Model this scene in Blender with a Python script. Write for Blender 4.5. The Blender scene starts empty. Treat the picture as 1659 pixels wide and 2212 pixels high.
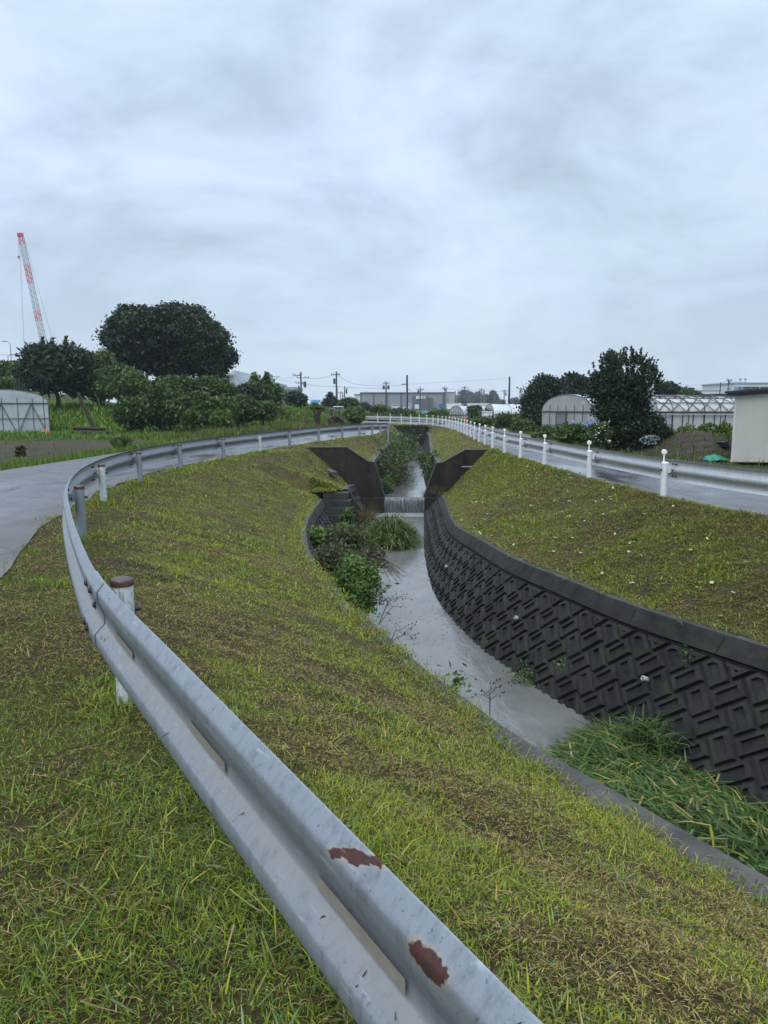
import bpy, bmesh, math, random
import numpy as np
from mathutils import Vector, Matrix
R = math.radians
PI = math.pi
rng = np.random.default_rng(7)
random.seed(7)
scene = bpy.context.scene
col = scene.collection

# ---------------------------------------------------------------- camera
CAM_Z = 1.5
F_PX, CX, CY = 1646.0, 829.5, 1106.0      # measured on the photograph at 1659 x 2212
PITCH = math.atan(229 / 1646)
cam_d = bpy.data.cameras.new('camera')
cam = bpy.data.objects.new('camera', cam_d)
col.objects.link(cam)
cam.location = (0, 0, CAM_Z)
cam.rotation_euler = (PI / 2 - PITCH, 0, 0)
cam_d.sensor_fit = 'VERTICAL'
cam_d.sensor_height = 24.0
cam_d.lens = 24.0 * F_PX / 2212
cam_d.clip_start = 0.05
cam_d.clip_end = 3000
scene.camera = cam
CP, SP = math.cos(PITCH), math.sin(PITCH)

def W(px, py, d):
    """point at forward distance d seen at (px, py) of the survey picture"""
    u = (px - CX) / F_PX
    v = -(py - CY) / F_PX
    t = d / (CP + v * SP)
    return Vector((t * u, d, CAM_Z + t * (v * CP - SP)))

def G(px, py, z=0.0):
    u = (px - CX) / F_PX
    v = -(py - CY) / F_PX
    t = (z - CAM_Z) / (v * CP - SP)
    return Vector((t * u, t * (CP + v * SP), z))

# ---------------------------------------------------------------- scene graph helpers
def tag(o, label=None, cat=None, group=None, kind=None):
    if label: o['label'] = label
    if cat: o['category'] = cat
    if group: o['group'] = group
    if kind: o['kind'] = kind
    return o

def empty(name, loc, label, cat, group=None, rz=0.0):
    o = bpy.data.objects.new(name, None)
    col.objects.link(o)
    o.location = loc
    o.rotation_euler = (0, 0, rz)
    o.empty_display_size = 0.2
    return tag(o, label, cat, group)

def link(name, me, parent=None, world=True):
    o = bpy.data.objects.new(name, me)
    col.objects.link(o)
    if parent is not None:
        o.parent = parent
        if world:                       # vertices were given in world space
            M = Matrix.Identity(4)
            q = parent
            chain = []
            while q is not None:
                chain.append(q)
                q = q.parent
            for q in reversed(chain):
                M = M @ q.matrix_basis
            o.matrix_basis = M.inverted()
    return o

class MB:
    """collects simple solids into one mesh"""
    def __init__(self):
        self.v, self.f, self.m = [], [], []
    def add(self, vs, fs, mi=0):
        b = len(self.v)
        self.v.extend([tuple(p) for p in vs])
        self.f.extend([tuple(i + b for i in f) for f in fs])
        self.m.extend([mi] * len(fs))
        return self
    def box(self, c, s, rz=0.0, mi=0, M=None):
        x, y, z = s[0] / 2, s[1] / 2, s[2] / 2
        vs = [Vector(p) for p in ((-x,-y,-z),(x,-y,-z),(x,y,-z),(-x,y,-z),(-x,-y,z),(x,-y,z),(x,y,z),(-x,y,z))]
        if M is None:
            M = Matrix.Rotation(rz, 3, 'Z')
        vs = [M @ p + Vector(c) for p in vs]
        return self.add(vs, [(3,2,1,0),(4,5,6,7),(0,1,5,4),(1,2,6,5),(2,3,7,6),(3,0,4,7)], mi)
    def bar(self, a, b, w, h=None, mi=0):
        a, b = Vector(a), Vector(b)
        h = h or w
        d = (b - a)
        q = d.to_track_quat('Z', 'Y').to_matrix()
        return self.box((a + b) / 2, (w, h, d.length), M=q, mi=mi)
    def tube(self, pts, rad, n=8, mi=0, cap=True):
        pts = [Vector(p) for p in pts]
        if not hasattr(rad, '__len__'):
            rad = [rad] * len(pts)
        vs, fs = [], []
        ref = None
        for i, p in enumerate(pts):
            t = (pts[min(i + 1, len(pts) - 1)] - pts[max(i - 1, 0)])
            if t.length < 1e-9: t = Vector((0, 0, 1))
            t.normalize()
            if ref is None:
                ref = t.orthogonal().normalized()
            ref = (ref - t * ref.dot(t))
            if ref.length < 1e-6: ref = t.orthogonal()
            ref.normalize()
            b = t.cross(ref)
            for k in range(n):
                a = 2 * PI * k / n
                vs.append(p + (ref * math.cos(a) + b * math.sin(a)) * rad[i])
        for i in range(len(pts) - 1):
            for k in range(n):
                fs.append((i*n+k, i*n+(k+1) % n, (i+1)*n+(k+1) % n, (i+1)*n+k))
        if cap:
            fs.append(tuple(reversed(range(n))))
            fs.append(tuple((len(pts)-1)*n + k for k in range(n)))
        return self.add(vs, fs, mi)
    def lathe(self, c, prof, n=16, mi=0, M=None):
        """prof: list of (r, z)"""
        vs, fs = [], []
        for r, z in prof:
            for k in range(n):
                a = 2 * PI * k / n
                p = Vector((r*math.cos(a), r*math.sin(a), z))
                if M is not None: p = M @ p
                vs.append(p + Vector(c))
        for i in range(len(prof) - 1):
            for k in range(n):
                fs.append((i*n+k, i*n+(k+1) % n, (i+1)*n+(k+1) % n, (i+1)*n+k))
        fs.append(tuple(reversed(range(n))))
        fs.append(tuple((len(prof)-1)*n + k for k in range(n)))
        return self.add(vs, fs, mi)
    def prism(self, poly, d, mi=0):
        """poly: 3D points of a planar outline, d: extrusion vector"""
        n = len(poly)
        d = Vector(d)
        vs = [Vector(p) for p in poly] + [Vector(p) + d for p in poly]
        fs = [tuple(range(n)), tuple(reversed(range(n, 2*n)))] + [(i, i+n, (i+1) % n + n, (i+1) % n) for i in range(n)]
        return self.add(vs, fs, mi)
    def grid(self, P, mi=0):
        """P: rows x cols x 3"""
        P = np.asarray(P)
        r, c = P.shape[:2]
        fs = [(i*c+j, i*c+j+1, (i+1)*c+j+1, (i+1)*c+j) for i in range(r-1) for j in range(c-1)]
        return self.add(P.reshape(-1, 3).tolist(), fs, mi)
    def mesh(self, name, mats, smooth=None):
        me = bpy.data.meshes.new(name)
        me.from_pydata(self.v, [], self.f)
        for m in (mats if isinstance(mats, (list, tuple)) else [mats]):
            me.materials.append(m)
        if any(self.m):
            me.polygons.foreach_set('material_index', self.m)
        bm = bmesh.new(); bm.from_mesh(me)
        bmesh.ops.recalc_face_normals(bm, faces=bm.faces)
        bm.to_mesh(me); bm.free()
        if smooth:
            me.polygons.foreach_set('use_smooth', [True] * len(me.polygons))
            me.set_sharp_from_angle(angle=R(smooth))
        me.update()
        return me
    def build(self, name, mats, parent=None, smooth=None, world=True):
        return link(name, self.mesh(name, mats, smooth), parent, world)

# ---------------------------------------------------------------- noise and curves (numpy)
def _hash(ix, iy, s):
    h = (ix * 374761393 + iy * 668265263 + s * 974634533) & 0xffffffff
    h = ((h ^ (h >> 13)) * 1274126177) & 0xffffffff
    return ((h ^ (h >> 16)) & 0xffff) / 65535.0
def vnoise(x, y, s=0):
    x = np.asarray(x, float); y = np.asarray(y, float)
    ix = np.floor(x).astype(np.int64); iy = np.floor(y).astype(np.int64)
    fx, fy = x - ix, y - iy
    fx = fx*fx*(3-2*fx); fy = fy*fy*(3-2*fy)
    a = _hash(ix, iy, s); b = _hash(ix+1, iy, s); c = _hash(ix, iy+1, s); d = _hash(ix+1, iy+1, s)
    return (a*(1-fx)+b*fx)*(1-fy) + (c*(1-fx)+d*fx)*fy
def fbm(x, y, s=0, o=3):
    t, a, n = 0.0, 0.5, 0.0
    for k in range(o):
        t = t + a*vnoise(np.asarray(x)*2**k + 17*k, np.asarray(y)*2**k - 9*k, s+k); n += a; a *= .5
    return t / n
def sstep(a, b, x):
    t = np.clip((np.asarray(x, float)-a)/(b-a), 0, 1)
    return t*t*(3-2*t)
def spl(pts):
    """Catmull-Rom y -> value"""
    p = sorted(pts)
    Y = np.array([q[0] for q in p], float); X = np.array([q[1] for q in p], float)
    D = np.gradient(X, Y)
    def f(y):
        y = np.asarray(y, float)
        i = np.clip(np.searchsorted(Y, y) - 1, 0, len(Y) - 2)
        h = Y[i+1]-Y[i]
        t = np.clip((y-Y[i])/h, 0, 1)
        t2, t3 = t*t, t*t*t
        return (2*t3-3*t2+1)*X[i] + (t3-2*t2+t)*h*D[i] + (-2*t3+3*t2)*X[i+1] + (t3-t2)*h*D[i+1]
    return f
def path(pts, step):
    """smooth polyline through 2D/3D points, resampled every step metres"""
    P = np.array(pts, float)
    L = np.concatenate([[0], np.cumsum(np.linalg.norm(np.diff(P, axis=0), axis=1))])
    fs = [spl(list(zip(L, P[:, k]))) for k in range(P.shape[1])]
    t = np.linspace(0, L[-1], int(L[-1] / 0.02) + 2)
    Q = np.stack([f(t) for f in fs], 1)
    l = np.concatenate([[0], np.cumsum(np.linalg.norm(np.diff(Q, axis=0), axis=1))])
    s = np.arange(0, l[-1], step)
    return np.stack([np.interp(s, l, Q[:, k]) for k in range(P.shape[1])], 1), s

# ---------------------------------------------------------------- materials
class M_:
    def __init__(self, name, base=(.5, .5, .5), rough=.6, spec=.5, metal=0.0):
        self.m = bpy.data.materials.new(name)
        self.m.use_nodes = True
        self.nt = self.m.node_tree
        self.b = self.nt.nodes['Principled BSDF']
        self.b.inputs['Base Color'].default_value = (*base, 1)
        self.b.inputs['Roughness'].default_value = rough
        self.b.inputs['Specular IOR Level'].default_value = spec
        self.b.inputs['Metallic'].default_value = metal
        self._pos = None
    def node(self, t, **kw):
        n = self.nt.nodes.new(t)
        for k, v in kw.items():
            setattr(n, k, v)
        return n
    def put(self, sock, v):
        if isinstance(v, bpy.types.NodeSocket):
            self.nt.links.new(v, sock)
        elif isinstance(v, (tuple, list)) and len(v) == 3 and sock.type == 'RGBA':
            sock.default_value = (*v, 1)
        else:
            sock.default_value = v
    def set(self, key, v):
        self.put(self.b.inputs[key], v)
        return self
    def pos(self, obj=False):
        if obj:
            return self.node('ShaderNodeTexCoord').outputs['Object']
        if self._pos is None:
            self._pos = self.node('ShaderNodeNewGeometry').outputs['Position']
        return self._pos
    def mapped(self, scale=(1, 1, 1), obj=False, rot=(0, 0, 0), vec=None):
        n = self.node('ShaderNodeMapping')
        self.put(n.inputs['Vector'], vec if vec is not None else self.pos(obj))
        n.inputs['Scale'].default_value = scale
        n.inputs['Rotation'].default_value = rot
        return n.outputs[0]
    def noise(self, scale=5, detail=4, rough=.6, vec=None, dist=0.0, color=False):
        n = self.node('ShaderNodeTexNoise')
        self.put(n.inputs['Vector'], vec if vec is not None else self.pos())
        n.inputs['Scale'].default_value = scale
        n.inputs['Detail'].default_value = detail
        n.inputs['Roughness'].default_value = rough
        n.inputs['Distortion'].default_value = dist
        return n.outputs['Color' if color else 'Fac']
    def voro(self, scale=5, vec=None, out='Distance', feature='F1'):
        n = self.node('ShaderNodeTexVoronoi', feature=feature)
        self.put(n.inputs['Vector'], vec if vec is not None else self.pos())
        n.inputs['Scale'].default_value = scale
        return n.outputs[out]
    def ramp(self, fac, stops, interp='LINEAR'):
        n = self.node('ShaderNodeValToRGB')
        n.color_ramp.interpolation = interp
        e = n.color_ramp.elements
        while len(e) > 1: e.remove(e[-1])
        for i, (p, c) in enumerate(stops):
            x = e[0] if i == 0 else e.new(p)
            x.position = p
            c = (c, c, c) if not hasattr(c, '__len__') else c
            x.color = (*c, 1)
        self.put(n.inputs[0], fac)
        return n.outputs[0]
    def mix(self, fac, a, b, blend='MIX'):
        n = self.node('ShaderNodeMix', data_type='RGBA', blend_type=blend)
        self.put(n.inputs[0], fac); self.put(n.inputs[6], a); self.put(n.inputs[7], b)
        return n.outputs[2]
    def math(self, op, a, b=0.0, c=None):
        n = self.node('ShaderNodeMath', operation=op)
        self.put(n.inputs[0], a); self.put(n.inputs[1], b)
        if c is not None: self.put(n.inputs[2], c)
        return n.outputs[0]
    def attr(self, name, out='Fac'):
        return self.node('ShaderNodeAttribute', attribute_name=name).outputs[out]
    def sep(self, axis, vec=None):
        n = self.node('ShaderNodeSeparateXYZ')
        self.put(n.inputs[0], vec if vec is not None else self.pos())
        return n.outputs[axis]
    def bump(self, h, strength=.3, dist=.02):
        n = self.node('ShaderNodeBump')
        n.inputs['Strength'].default_value = strength
        n.inputs['Distance'].default_value = dist
        self.put(n.inputs['Height'], h)
        self.nt.links.new(n.outputs[0], self.b.inputs['Normal'])
        return self

def plain(name, c, rough=.6, var=.25, scale=6, spec=.4, metal=0.0, bump=0.0):
    m = M_(name, c, rough, spec, metal)
    n = m.noise(scale, 5, .65)
    lo = tuple(x*(1-var) for x in c); hi = tuple(min(1, x*(1+var)) for x in c)
    m.set('Base Color', m.ramp(n, [(.25, lo), (.75, hi)]))
    if bump: m.bump(m.noise(scale*6, 3), bump, .01)
    return m.m

MAT = {}
def mk_materials():
    # galvanised rail
    def galv(name, base, dirt, streak=.5):
        m = M_(name, base, .5, .5, 0.25)
        sp = m.voro(55, out='Color')
        bw = m.node('ShaderNodeRGBToBW'); m.put(bw.inputs[0], sp)
        c = m.mix(m.math('MULTIPLY', bw.outputs[0], .22), tuple(x*.92 for x in base), tuple(min(1, x*1.2) for x in base))
        big = m.ramp(m.noise(3.5, 5, .7), [(.35, .0), (.7, 1.0)])
        c = m.mix(m.math('MULTIPLY', big, .62), c, tuple(x*.72 for x in base))
        st = m.ramp(m.noise(1.0, 6, .75, m.mapped((26, 26, 2.2))), [(.5, 0.0), (.72, 1.0)])
        c = m.mix(m.math('MULTIPLY', st, streak), c, dirt)
        sc = m.ramp(m.noise(1.0, 3, .6, m.mapped((9, 9, 60), rot=(.3, .2, .5))), [(.62, 0.0), (.70, 1.0)])
        c = m.mix(m.math('MULTIPLY', sc, .6), c, tuple(min(1, x*1.45) for x in base))
        spk = m.ramp(m.noise(70, 2, .5), [(.66, 0.0), (.73, 1.0)])
        c = m.mix(m.math('MULTIPLY', spk, .6), c, (.05, .05, .05))
        sand = m.math('MULTIPLY', m.attr('sand'), m.ramp(m.noise(9, 5, .7), [(.3, .55), (.7, 1.0)]))
        c = m.mix(sand, c, (.28, .272, .25))
        ru = m.ramp(m.math('ADD', m.attr('rust'), m.math('MULTIPLY', m.math('SUBTRACT', m.noise(45, 5, .7), .5), .5)), [(.40, 0.0), (.46, 1.0)])
        halo = m.ramp(m.math('ADD', m.attr('rust'), m.math('MULTIPLY', m.math('SUBTRACT', m.noise(25, 4, .7), .5), .5)), [(.26, 0.0), (.42, .6)])
        c = m.mix(halo, c, (.30, .24, .16))
        c = m.mix(ru, c, m.ramp(m.noise(60, 4), [(.3, (.026, .009, .007)), (.7, (.062, .019, .013))]))
        m.set('Base Color', c)
        m.set('Roughness', m.ramp(m.math('ADD', m.noise(12, 4), ru), [(.2, .36), (.8, .55), (1.0, .85)]))
        m.set('Metallic', m.math('MULTIPLY', m.math('SUBTRACT', 1.0, ru), .25))
        m.bump(m.math('ADD', m.noise(40, 4), m.math('MULTIPLY', ru, 1.5)), .12, .004)
        return m.m
    MAT['galv'] = galv('galvanised_steel', (.225, .252, .275), (.085, .095, .10), .75)
    MAT['galv_far'] = galv('weathered_white_steel', (.46, .48, .485), (.13, .12, .10), .5)
    MAT['post'] = galv('galvanised_post', (.26, .30, .33), (.13, .12, .10), .5)
    m = M_('peeling_post_paint', (.6, .62, .6), .55)
    n = m.noise(1.0, 6, .75, m.mapped((22, 22, 3.0)))
    c = m.mix(m.ramp(n, [(.52, 0.0), (.62, 1.0)]), (.52, .56, .55), (.11, .035, .022))
    c = m.mix(m.ramp(m.noise(40, 3), [(.5, 0), (.56, .8)]), c, (.30, .34, .36))
    m.set('Base Color', c); MAT['post_rusty'] = m.m
    MAT['rust'] = plain('rusty_cap', (.055, .022, .017), .38, .4, 18, .5, 0.0, .2)
    MAT['bolt'] = plain('dark_bolt', (.025, .02, .02), .5, .4, 30)
    m = M_('white_post_paint', (.6, .62, .63), .42, .5)
    n = m.ramp(m.noise(1.0, 6, .75, m.mapped((16, 16, 3.5))), [(.5, 0.0), (.75, .6)])
    c = m.mix(n, (.58, .61, .63), (.27, .25, .22))
    c = m.mix(m.ramp(m.noise(34, 3), [(.66, 0), (.70, .9)]), c, (.12, .1, .08))
    m.set('Base Color', c); MAT['white_post'] = m.m
    MAT['reflector'] = plain('cream_reflector', (.72, .69, .58), .3, .12, 40)
    MAT['strip'] = plain('dull_reflective_strip', (.23, .20, .165), .4, .2, 40)
    # concrete
    def conc(name, dark, light, wet=.45, st=.6):
        m = M_(name, dark, wet, .3)
        n = m.noise(5, 7, .7)
        c = m.ramp(n, [(.3, tuple(x*.65 for x in dark)), (.55, dark), (.8, light)])
        s = m.ramp(m.noise(1.0, 5, .7, m.mapped((5, 5, .5))), [(.45, 0.0), (.75, 1.0)])
        c = m.mix(m.math('MULTIPLY', s, st), c, light)
        c = m.mix(m.ramp(m.noise(90, 2), [(.68, 0.0), (.73, .55)]), c, tuple(min(1, x*2.2) for x in light))
        pale = m.ramp(m.noise(.7, 6, .7), [(.45, 0.0), (.70, .55)])
        c = m.mix(pale, c, light)
        moss = m.ramp(m.noise(2.4, 6, .75), [(.50, 0.0), (.68, .6)])
        c = m.mix(moss, c, (.035, .045, .018))
        m.set('Base Color', c)
        m.set('Roughness', m.ramp(m.noise(3, 4), [(.3, wet-.12), (.7, wet+.25)]))
        m.bump(m.math('ADD', m.noise(28, 6, .75), m.math('MULTIPLY', m.noise(140, 2), .4)), .5, .012)
        return m.m
    MAT['block'] = conc('dark_wet_block', (.0085, .009, .0098), (.030, .030, .028), .55, .55)
    MAT['coping'] = conc('weathered_coping', (.0085, .0088, .009), (.027, .026, .023), .65, .5)
    MAT['coping_edge'] = conc('dark_coping_top', (.025, .025, .023), (.065, .062, .054), .65, .4)
    MAT['coping_top'] = conc('worn_coping_top', (.042, .041, .038), (.110, .104, .092), .75, .4)
    MAT['headwall'] = conc('black_stained_headwall', (.0035, .0035, .004), (.036, .027, .020), .65, .85)
    MAT['step'] = conc('mossy_step', (.014, .015, .014), (.055, .053, .047), .6, .4)
    # wet asphalt
    m = M_('wet_asphalt', (.06, .062, .066), .3, .5)
    n = m.noise(1.6, 6, .7)
    c = m.ramp(n, [(.3, (.030, .031, .034)), (.55, (.064, .066, .070)), (.8, (.112, .112, .113))])
    c = m.mix(m.ramp(m.noise(160, 2), [(.55, 0.0), (.7, .75)]), c, (.24, .24, .235))
    cr = m.voro(.55, m.mapped((1, 1, 0), vec=m.mix(.12, m.pos(), m.noise(2.5, 4, .6, color=True))), feature='DISTANCE_TO_EDGE')
    c = m.mix(m.ramp(cr, [(.0, .9), (.012, .0)]), c, (.012, .012, .012))
    edge = m.attr('dirt')
    c = m.mix(m.math('MULTIPLY', edge, m.ramp(m.noise(7, 5, .7), [(.35, .2), (.65, 1.0)])), c, (.07, .06, .045))
    m.set('Base Color', c)
    wet = m.noise(.55, 5, .6, m.mapped((1.0, .35, 1)))
    m.set('Roughness', m.ramp(wet, [(.34, .07), (.46, .26), (.60, .55)]))
    h = m.math('MULTIPLY', m.noise(130, 3), m.ramp(wet, [(.4, .02), (.6, .7)]))
    m.bump(h, .35, .01)
    MAT['asphalt'] = m.m
    # soils and banks
    m = M_('bank_thatch', (.08, .07, .035), .85, .2)
    a = m.noise(1.1, 6, .7); b = m.noise(22, 6, .8)
    c = m.ramp(a, [(.32, (.046, .029, .014)), (.5, (.090, .066, .020)), (.68, (.115, .112, .022))])
    c = m.mix(m.ramp(b, [(.35, 0.0), (.65, 1.0)]), m.mix(.55, c, (.018, .014, .009)), c)
    m.set('Base Color', c)
    m.bump(m.math('ADD', b, m.noise(90, 4, .8)), 1.0, .03)
    MAT['bank'] = m.m
    m = M_('field_ground', (.06, .08, .03), .9, .15)
    a = m.noise(.5, 6, .7); b = m.noise(7, 6, .8)
    c = m.ramp(a, [(.3, (.045, .062, .016)), (.55, (.075, .11, .022)), (.75, (.105, .125, .035))])
    so = m.ramp(m.noise(2.5, 6, .75, m.mapped((.35, 2.2, 1))), [(.3, (.075, .058, .038)), (.6, (.135, .112, .08)), (.8, (.18, .155, .11))])
    c = m.mix(m.ramp(m.math('ADD', m.attr('soil'), m.math('MULTIPLY', m.math('SUBTRACT', b, .5), .9)), [(.42, 0.0), (.55, 1.0)]), c, so)
    c = m.mix(m.ramp(b, [(.35, .55), (.6, 0.0)]), c, (.02, .018, .01))
    m.set('Base Color', c)
    m.bump(m.math('ADD', b, m.noise(30, 4, .8)), 1.0, .12)
    MAT['field'] = m.m
    # foliage
    def leaf(name, stops, rough=.5, spec=.35, trans=.25):
        m = M_(name, stops[1], rough, spec)
        t = m.attr('tint')
        m.set('Base Color', m.ramp(t, [(.0, stops[0]), (.55, stops[1]), (1.0, stops[2])]))
        tr = m.node('ShaderNodeBsdfTranslucent')
        m.put(tr.inputs[0], m.ramp(t, [(.0, stops[0]), (.55, stops[1]), (1.0, stops[2])]))
        mx = m.node('ShaderNodeMixShader'); mx.inputs[0].default_value = trans
        out = m.nt.nodes['Material Output']
        m.nt.links.new(m.b.outputs[0], mx.inputs[1]); m.nt.links.new(tr.outputs[0], mx.inputs[2])
        m.nt.links.new(mx.outputs[0], out.inputs[0])
        return m.m
    MAT['leaf_dark'] = leaf('dark_evergreen_leaf', [(.009, .019, .009), (.021, .040, .017), (.045, .072, .026)])
    MAT['leaf_hedge'] = leaf('hedge_leaf', [(.020, .044, .010), (.050, .094, .017), (.115, .165, .028)])
    MAT['leaf_mid'] = leaf('mid_green_leaf', [(.028, .060, .013), (.065, .120, .022), (.125, .195, .038)])
    MAT['leaf_bright'] = leaf('bright_green_leaf', [(.045, .085, .014), (.085, .155, .024), (.15, .235, .045)])
    MAT['leaf_olive'] = leaf('olive_weed_leaf', [(.03, .036, .012), (.058, .072, .022), (.095, .11, .035)])
    MAT['leaf_dry'] = leaf('dry_brown_leaf', [(.035, .024, .016), (.075, .052, .034), (.14, .105, .07)])
    MAT['leaf_hazy'] = leaf('haze_paled_leaf', [(.05, .065, .05), (.075, .095, .07), (.10, .125, .085)])  # distance haze mixed into the leaf colour, greyer and paler
    MAT['flower_blue'] = leaf('pale_blue_petal', [(.22, .24, .48), (.36, .38, .66), (.52, .54, .80)])
    MAT['flower_pale'] = leaf('pale_pink_petal', [(.45, .32, .30), (.6, .48, .42), (.7, .62, .5)])
    m = M_('grass_blade', (.1, .15, .03), .65, .12)
    c = m.attr('col', 'Color')
    m.set('Base Color', c)
    tr = m.node('ShaderNodeBsdfTranslucent'); m.put(tr.inputs[0], c)
    mx = m.node('ShaderNodeMixShader'); mx.inputs[0].default_value = .3
    m.nt.links.new(m.b.outputs[0], mx.inputs[1]); m.nt.links.new(tr.outputs[0], mx.inputs[2])
    m.nt.links.new(mx.outputs[0], m.nt.nodes['Material Output'].inputs[0])
    MAT['blade'] = m.m
    MAT['bark'] = plain('dark_bark', (.045, .035, .028), .85, .4, 9, .2, 0, .6)
    MAT['bark_dead'] = plain('dead_wood', (.035, .026, .022), .85, .5, 7, .2, 0, .6)
    MAT['timber'] = plain('weathered_timber', (.055, .05, .038), .8, .4, 7, .2, 0, .5)
    MAT['dead_stem'] = plain('dry_stem', (.06, .045, .035), .8, .4, 20, .2)
    # water
    def water(name, base, ripple, rscale):
        m = M_(name, base, .06, .5)
        m.b.inputs['IOR'].default_value = 1.5
        n = m.noise(1.0, 5, .65, m.mapped(rscale), dist=.6)
        m.set('Base Color', m.ramp(m.noise(1.3, 4), [(.3, tuple(x*.8 for x in base)), (.7, tuple(x*1.2 for x in base))]))
        v = m.voro(7.5); v2 = m.voro(3.1)
        drops = m.math('SINE', m.math('MULTIPLY', m.math('MINIMUM', v, .22), 95.0))
        fall = m.ramp(v, [(.0, 1.0), (.2, 0.0)])
        h = m.math('ADD', m.math('MULTIPLY', n, ripple), m.math('MULTIPLY', m.math('MULTIPLY', drops, fall), .22))
        h = m.math('ADD', h, m.math('MULTIPLY', m.noise(60, 2), .02))
        m.bump(h, .5, .03)
        return m.m
    MAT['water'] = water('muddy_rain_water', (.115, .115, .105), 1.0, (4, 1.6, 1))
    MAT['water_up'] = water('upper_water', (.10, .10, .094), .8, (5, 1.6, 1))
    m = M_('falling_water', (.5, .53, .53), .3, .5)
    s = m.noise(1.0, 4, .7, m.mapped((75, 6, 2.2)))
    m.set('Base Color', m.ramp(s, [(.42, (.022, .024, .025)), (.55, (.085, .095, .10)), (.72, (.30, .33, .345))]))
    m.bump(s, .6, .02); MAT['fall'] = m.m
    m = M_('water_foam', (.38, .40, .41), .5, .4)
    m.set('Alpha', m.ramp(m.noise(24, 6, .8), [(.46, 0.0), (.58, .85)])); MAT['foam'] = m.m
    # plastics and buildings
    m = M_('milky_plastic_film', (.62, .66, .68), .35, .5)
    n = m.noise(1.4, 5, .7)
    c = m.ramp(n, [(.3, (.30, .335, .35)), (.7, (.42, .455, .47))])
    c = m.mix(m.ramp(m.noise(1, 4, .7, m.mapped((.6, .6, 6))), [(.55, 0), (.8, .35)]), c, (.35, .36, .33))
    m.set('Base Color', c); m.bump(m.noise(2.2, 4), .3, .1); MAT['film'] = m.m
    MAT['film_grey'] = plain('grimy_film', (.30, .31, .295), .5, .25, 1.6)
    MAT['film_dark'] = plain('dark_film_door', (.17, .175, .17), .55, .25, 1.6)
    MAT['film_white'] = plain('white_film', (.37, .39, .395), .35, .12, 1.0)
    MAT['pipe_frame'] = plain('grey_pipe', (.07, .075, .078), .5, .3, 8)
    MAT['pipe_dark'] = plain('dark_pipe', (.022, .022, .024), .5, .3, 8)
    m = M_('off_white_panel', (.50, .49, .45), .5, .4)
    n = m.noise(1.0, 6, .75, m.mapped((1.5, 1.5, .6)))
    c = m.ramp(n, [(.3, (.36, .355, .325)), (.7, (.435, .43, .395))])
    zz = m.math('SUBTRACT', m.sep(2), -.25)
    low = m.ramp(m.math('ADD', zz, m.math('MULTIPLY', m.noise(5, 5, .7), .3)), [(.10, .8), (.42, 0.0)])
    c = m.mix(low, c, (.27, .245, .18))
    m.set('Base Color', c); MAT['panel'] = m.m
    MAT['shed_roof'] = plain('dark_roof_sheet', (.02, .022, .022), .45, .35, 3)
    MAT['grey_clad'] = plain('grey_cladding', (.20, .205, .22), .6, .08, .5)
    MAT['grey_clad_dark'] = plain('dark_grey_cladding', (.085, .087, .095), .6, .1, .5)
    MAT['grey_clad_light'] = plain('light_grey_cladding', (.27, .28, .30), .6, .06, .5)
    MAT['trim_dark'] = plain('dark_trim', (.06, .062, .068), .6, .1, 1)
    MAT['white_clad'] = plain('pale_cladding', (.50, .54, .56), .6, .06, .3)
    MAT['white_paint'] = plain('white_paint', (.72, .74, .75), .5, .06, 3)
    MAT['blue_glass'] = plain('blue_tinted_glass', (.16, .24, .32), .2, .15, 1)
    MAT['window_dark'] = plain('dark_window', (.035, .042, .048), .15, .2, 2)
    MAT['tile_roof'] = plain('grey_tiled_roof', (.10, .105, .12), .55, .3, 4)
    MAT['blue_tarp'] = plain('blue_tarp', (.03, .12, .32), .5, .3, 3)
    MAT['blue_truck'] = plain('pale_blue_paint', (.10, .30, .45), .4, .15, 2)
    MAT['van_white'] = plain('van_paint', (.62, .66, .70), .3, .06, 2)
    MAT['tyre'] = plain('tyre_rubber', (.02, .02, .02), .8, .2, 9)
    MAT['pole'] = plain('concrete_pole', (.055, .056, .058), .7, .25, 2)
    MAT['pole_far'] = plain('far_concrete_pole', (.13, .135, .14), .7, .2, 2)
    MAT['pole_dark'] = plain('dark_pole', (.014, .014, .016), .6, .3, 2)
    MAT['wire'] = plain('cable', (.10, .11, .12), .6, .1, 1)
    MAT['lamp_pole'] = plain('grey_lamp_pole', (.22, .23, .24), .5, .1, 2)
    MAT['crane_red'] = plain('crane_red', (.42, .045, .04), .5, .15, .8)
    MAT['crane_white'] = plain('crane_grey_white', (.33, .36, .37), .5, .1, .8)
    MAT['crane_cable'] = plain('crane_cable', (.22, .23, .25), .5, .1, .8)
    MAT['orange'] = plain('orange_plastic', (.65, .12, .03), .45, .15, 9)
    MAT['red'] = plain('red_plastic', (.55, .06, .05), .45, .15, 9)
    MAT['green_net'] = plain('green_net', (.02, .22, .13), .6, .3, 7)
    MAT['pvc'] = plain('grey_white_pvc', (.52, .52, .48), .4, .12, 5)
    MAT['pvc_dark'] = plain('grimy_pipe', (.16, .15, .12), .6, .3, 5)
    MAT['pipe_white'] = plain('white_drain_pipe', (.36, .37, .36), .4, .15, 20)
    MAT['pipe_hole'] = plain('pipe_hole', (.004, .004, .004), .9, .1, 20)
    MAT['black_sheet'] = plain('black_sheet', (.014, .014, .016), .35, .4, 6)
    MAT['sign_white'] = plain('sign_board', (.66, .68, .69), .5, .06, 2)
    MAT['sign_ink'] = plain('sign_lettering', (.10, .11, .13), .6, .1, 2)
mk_materials()
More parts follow.
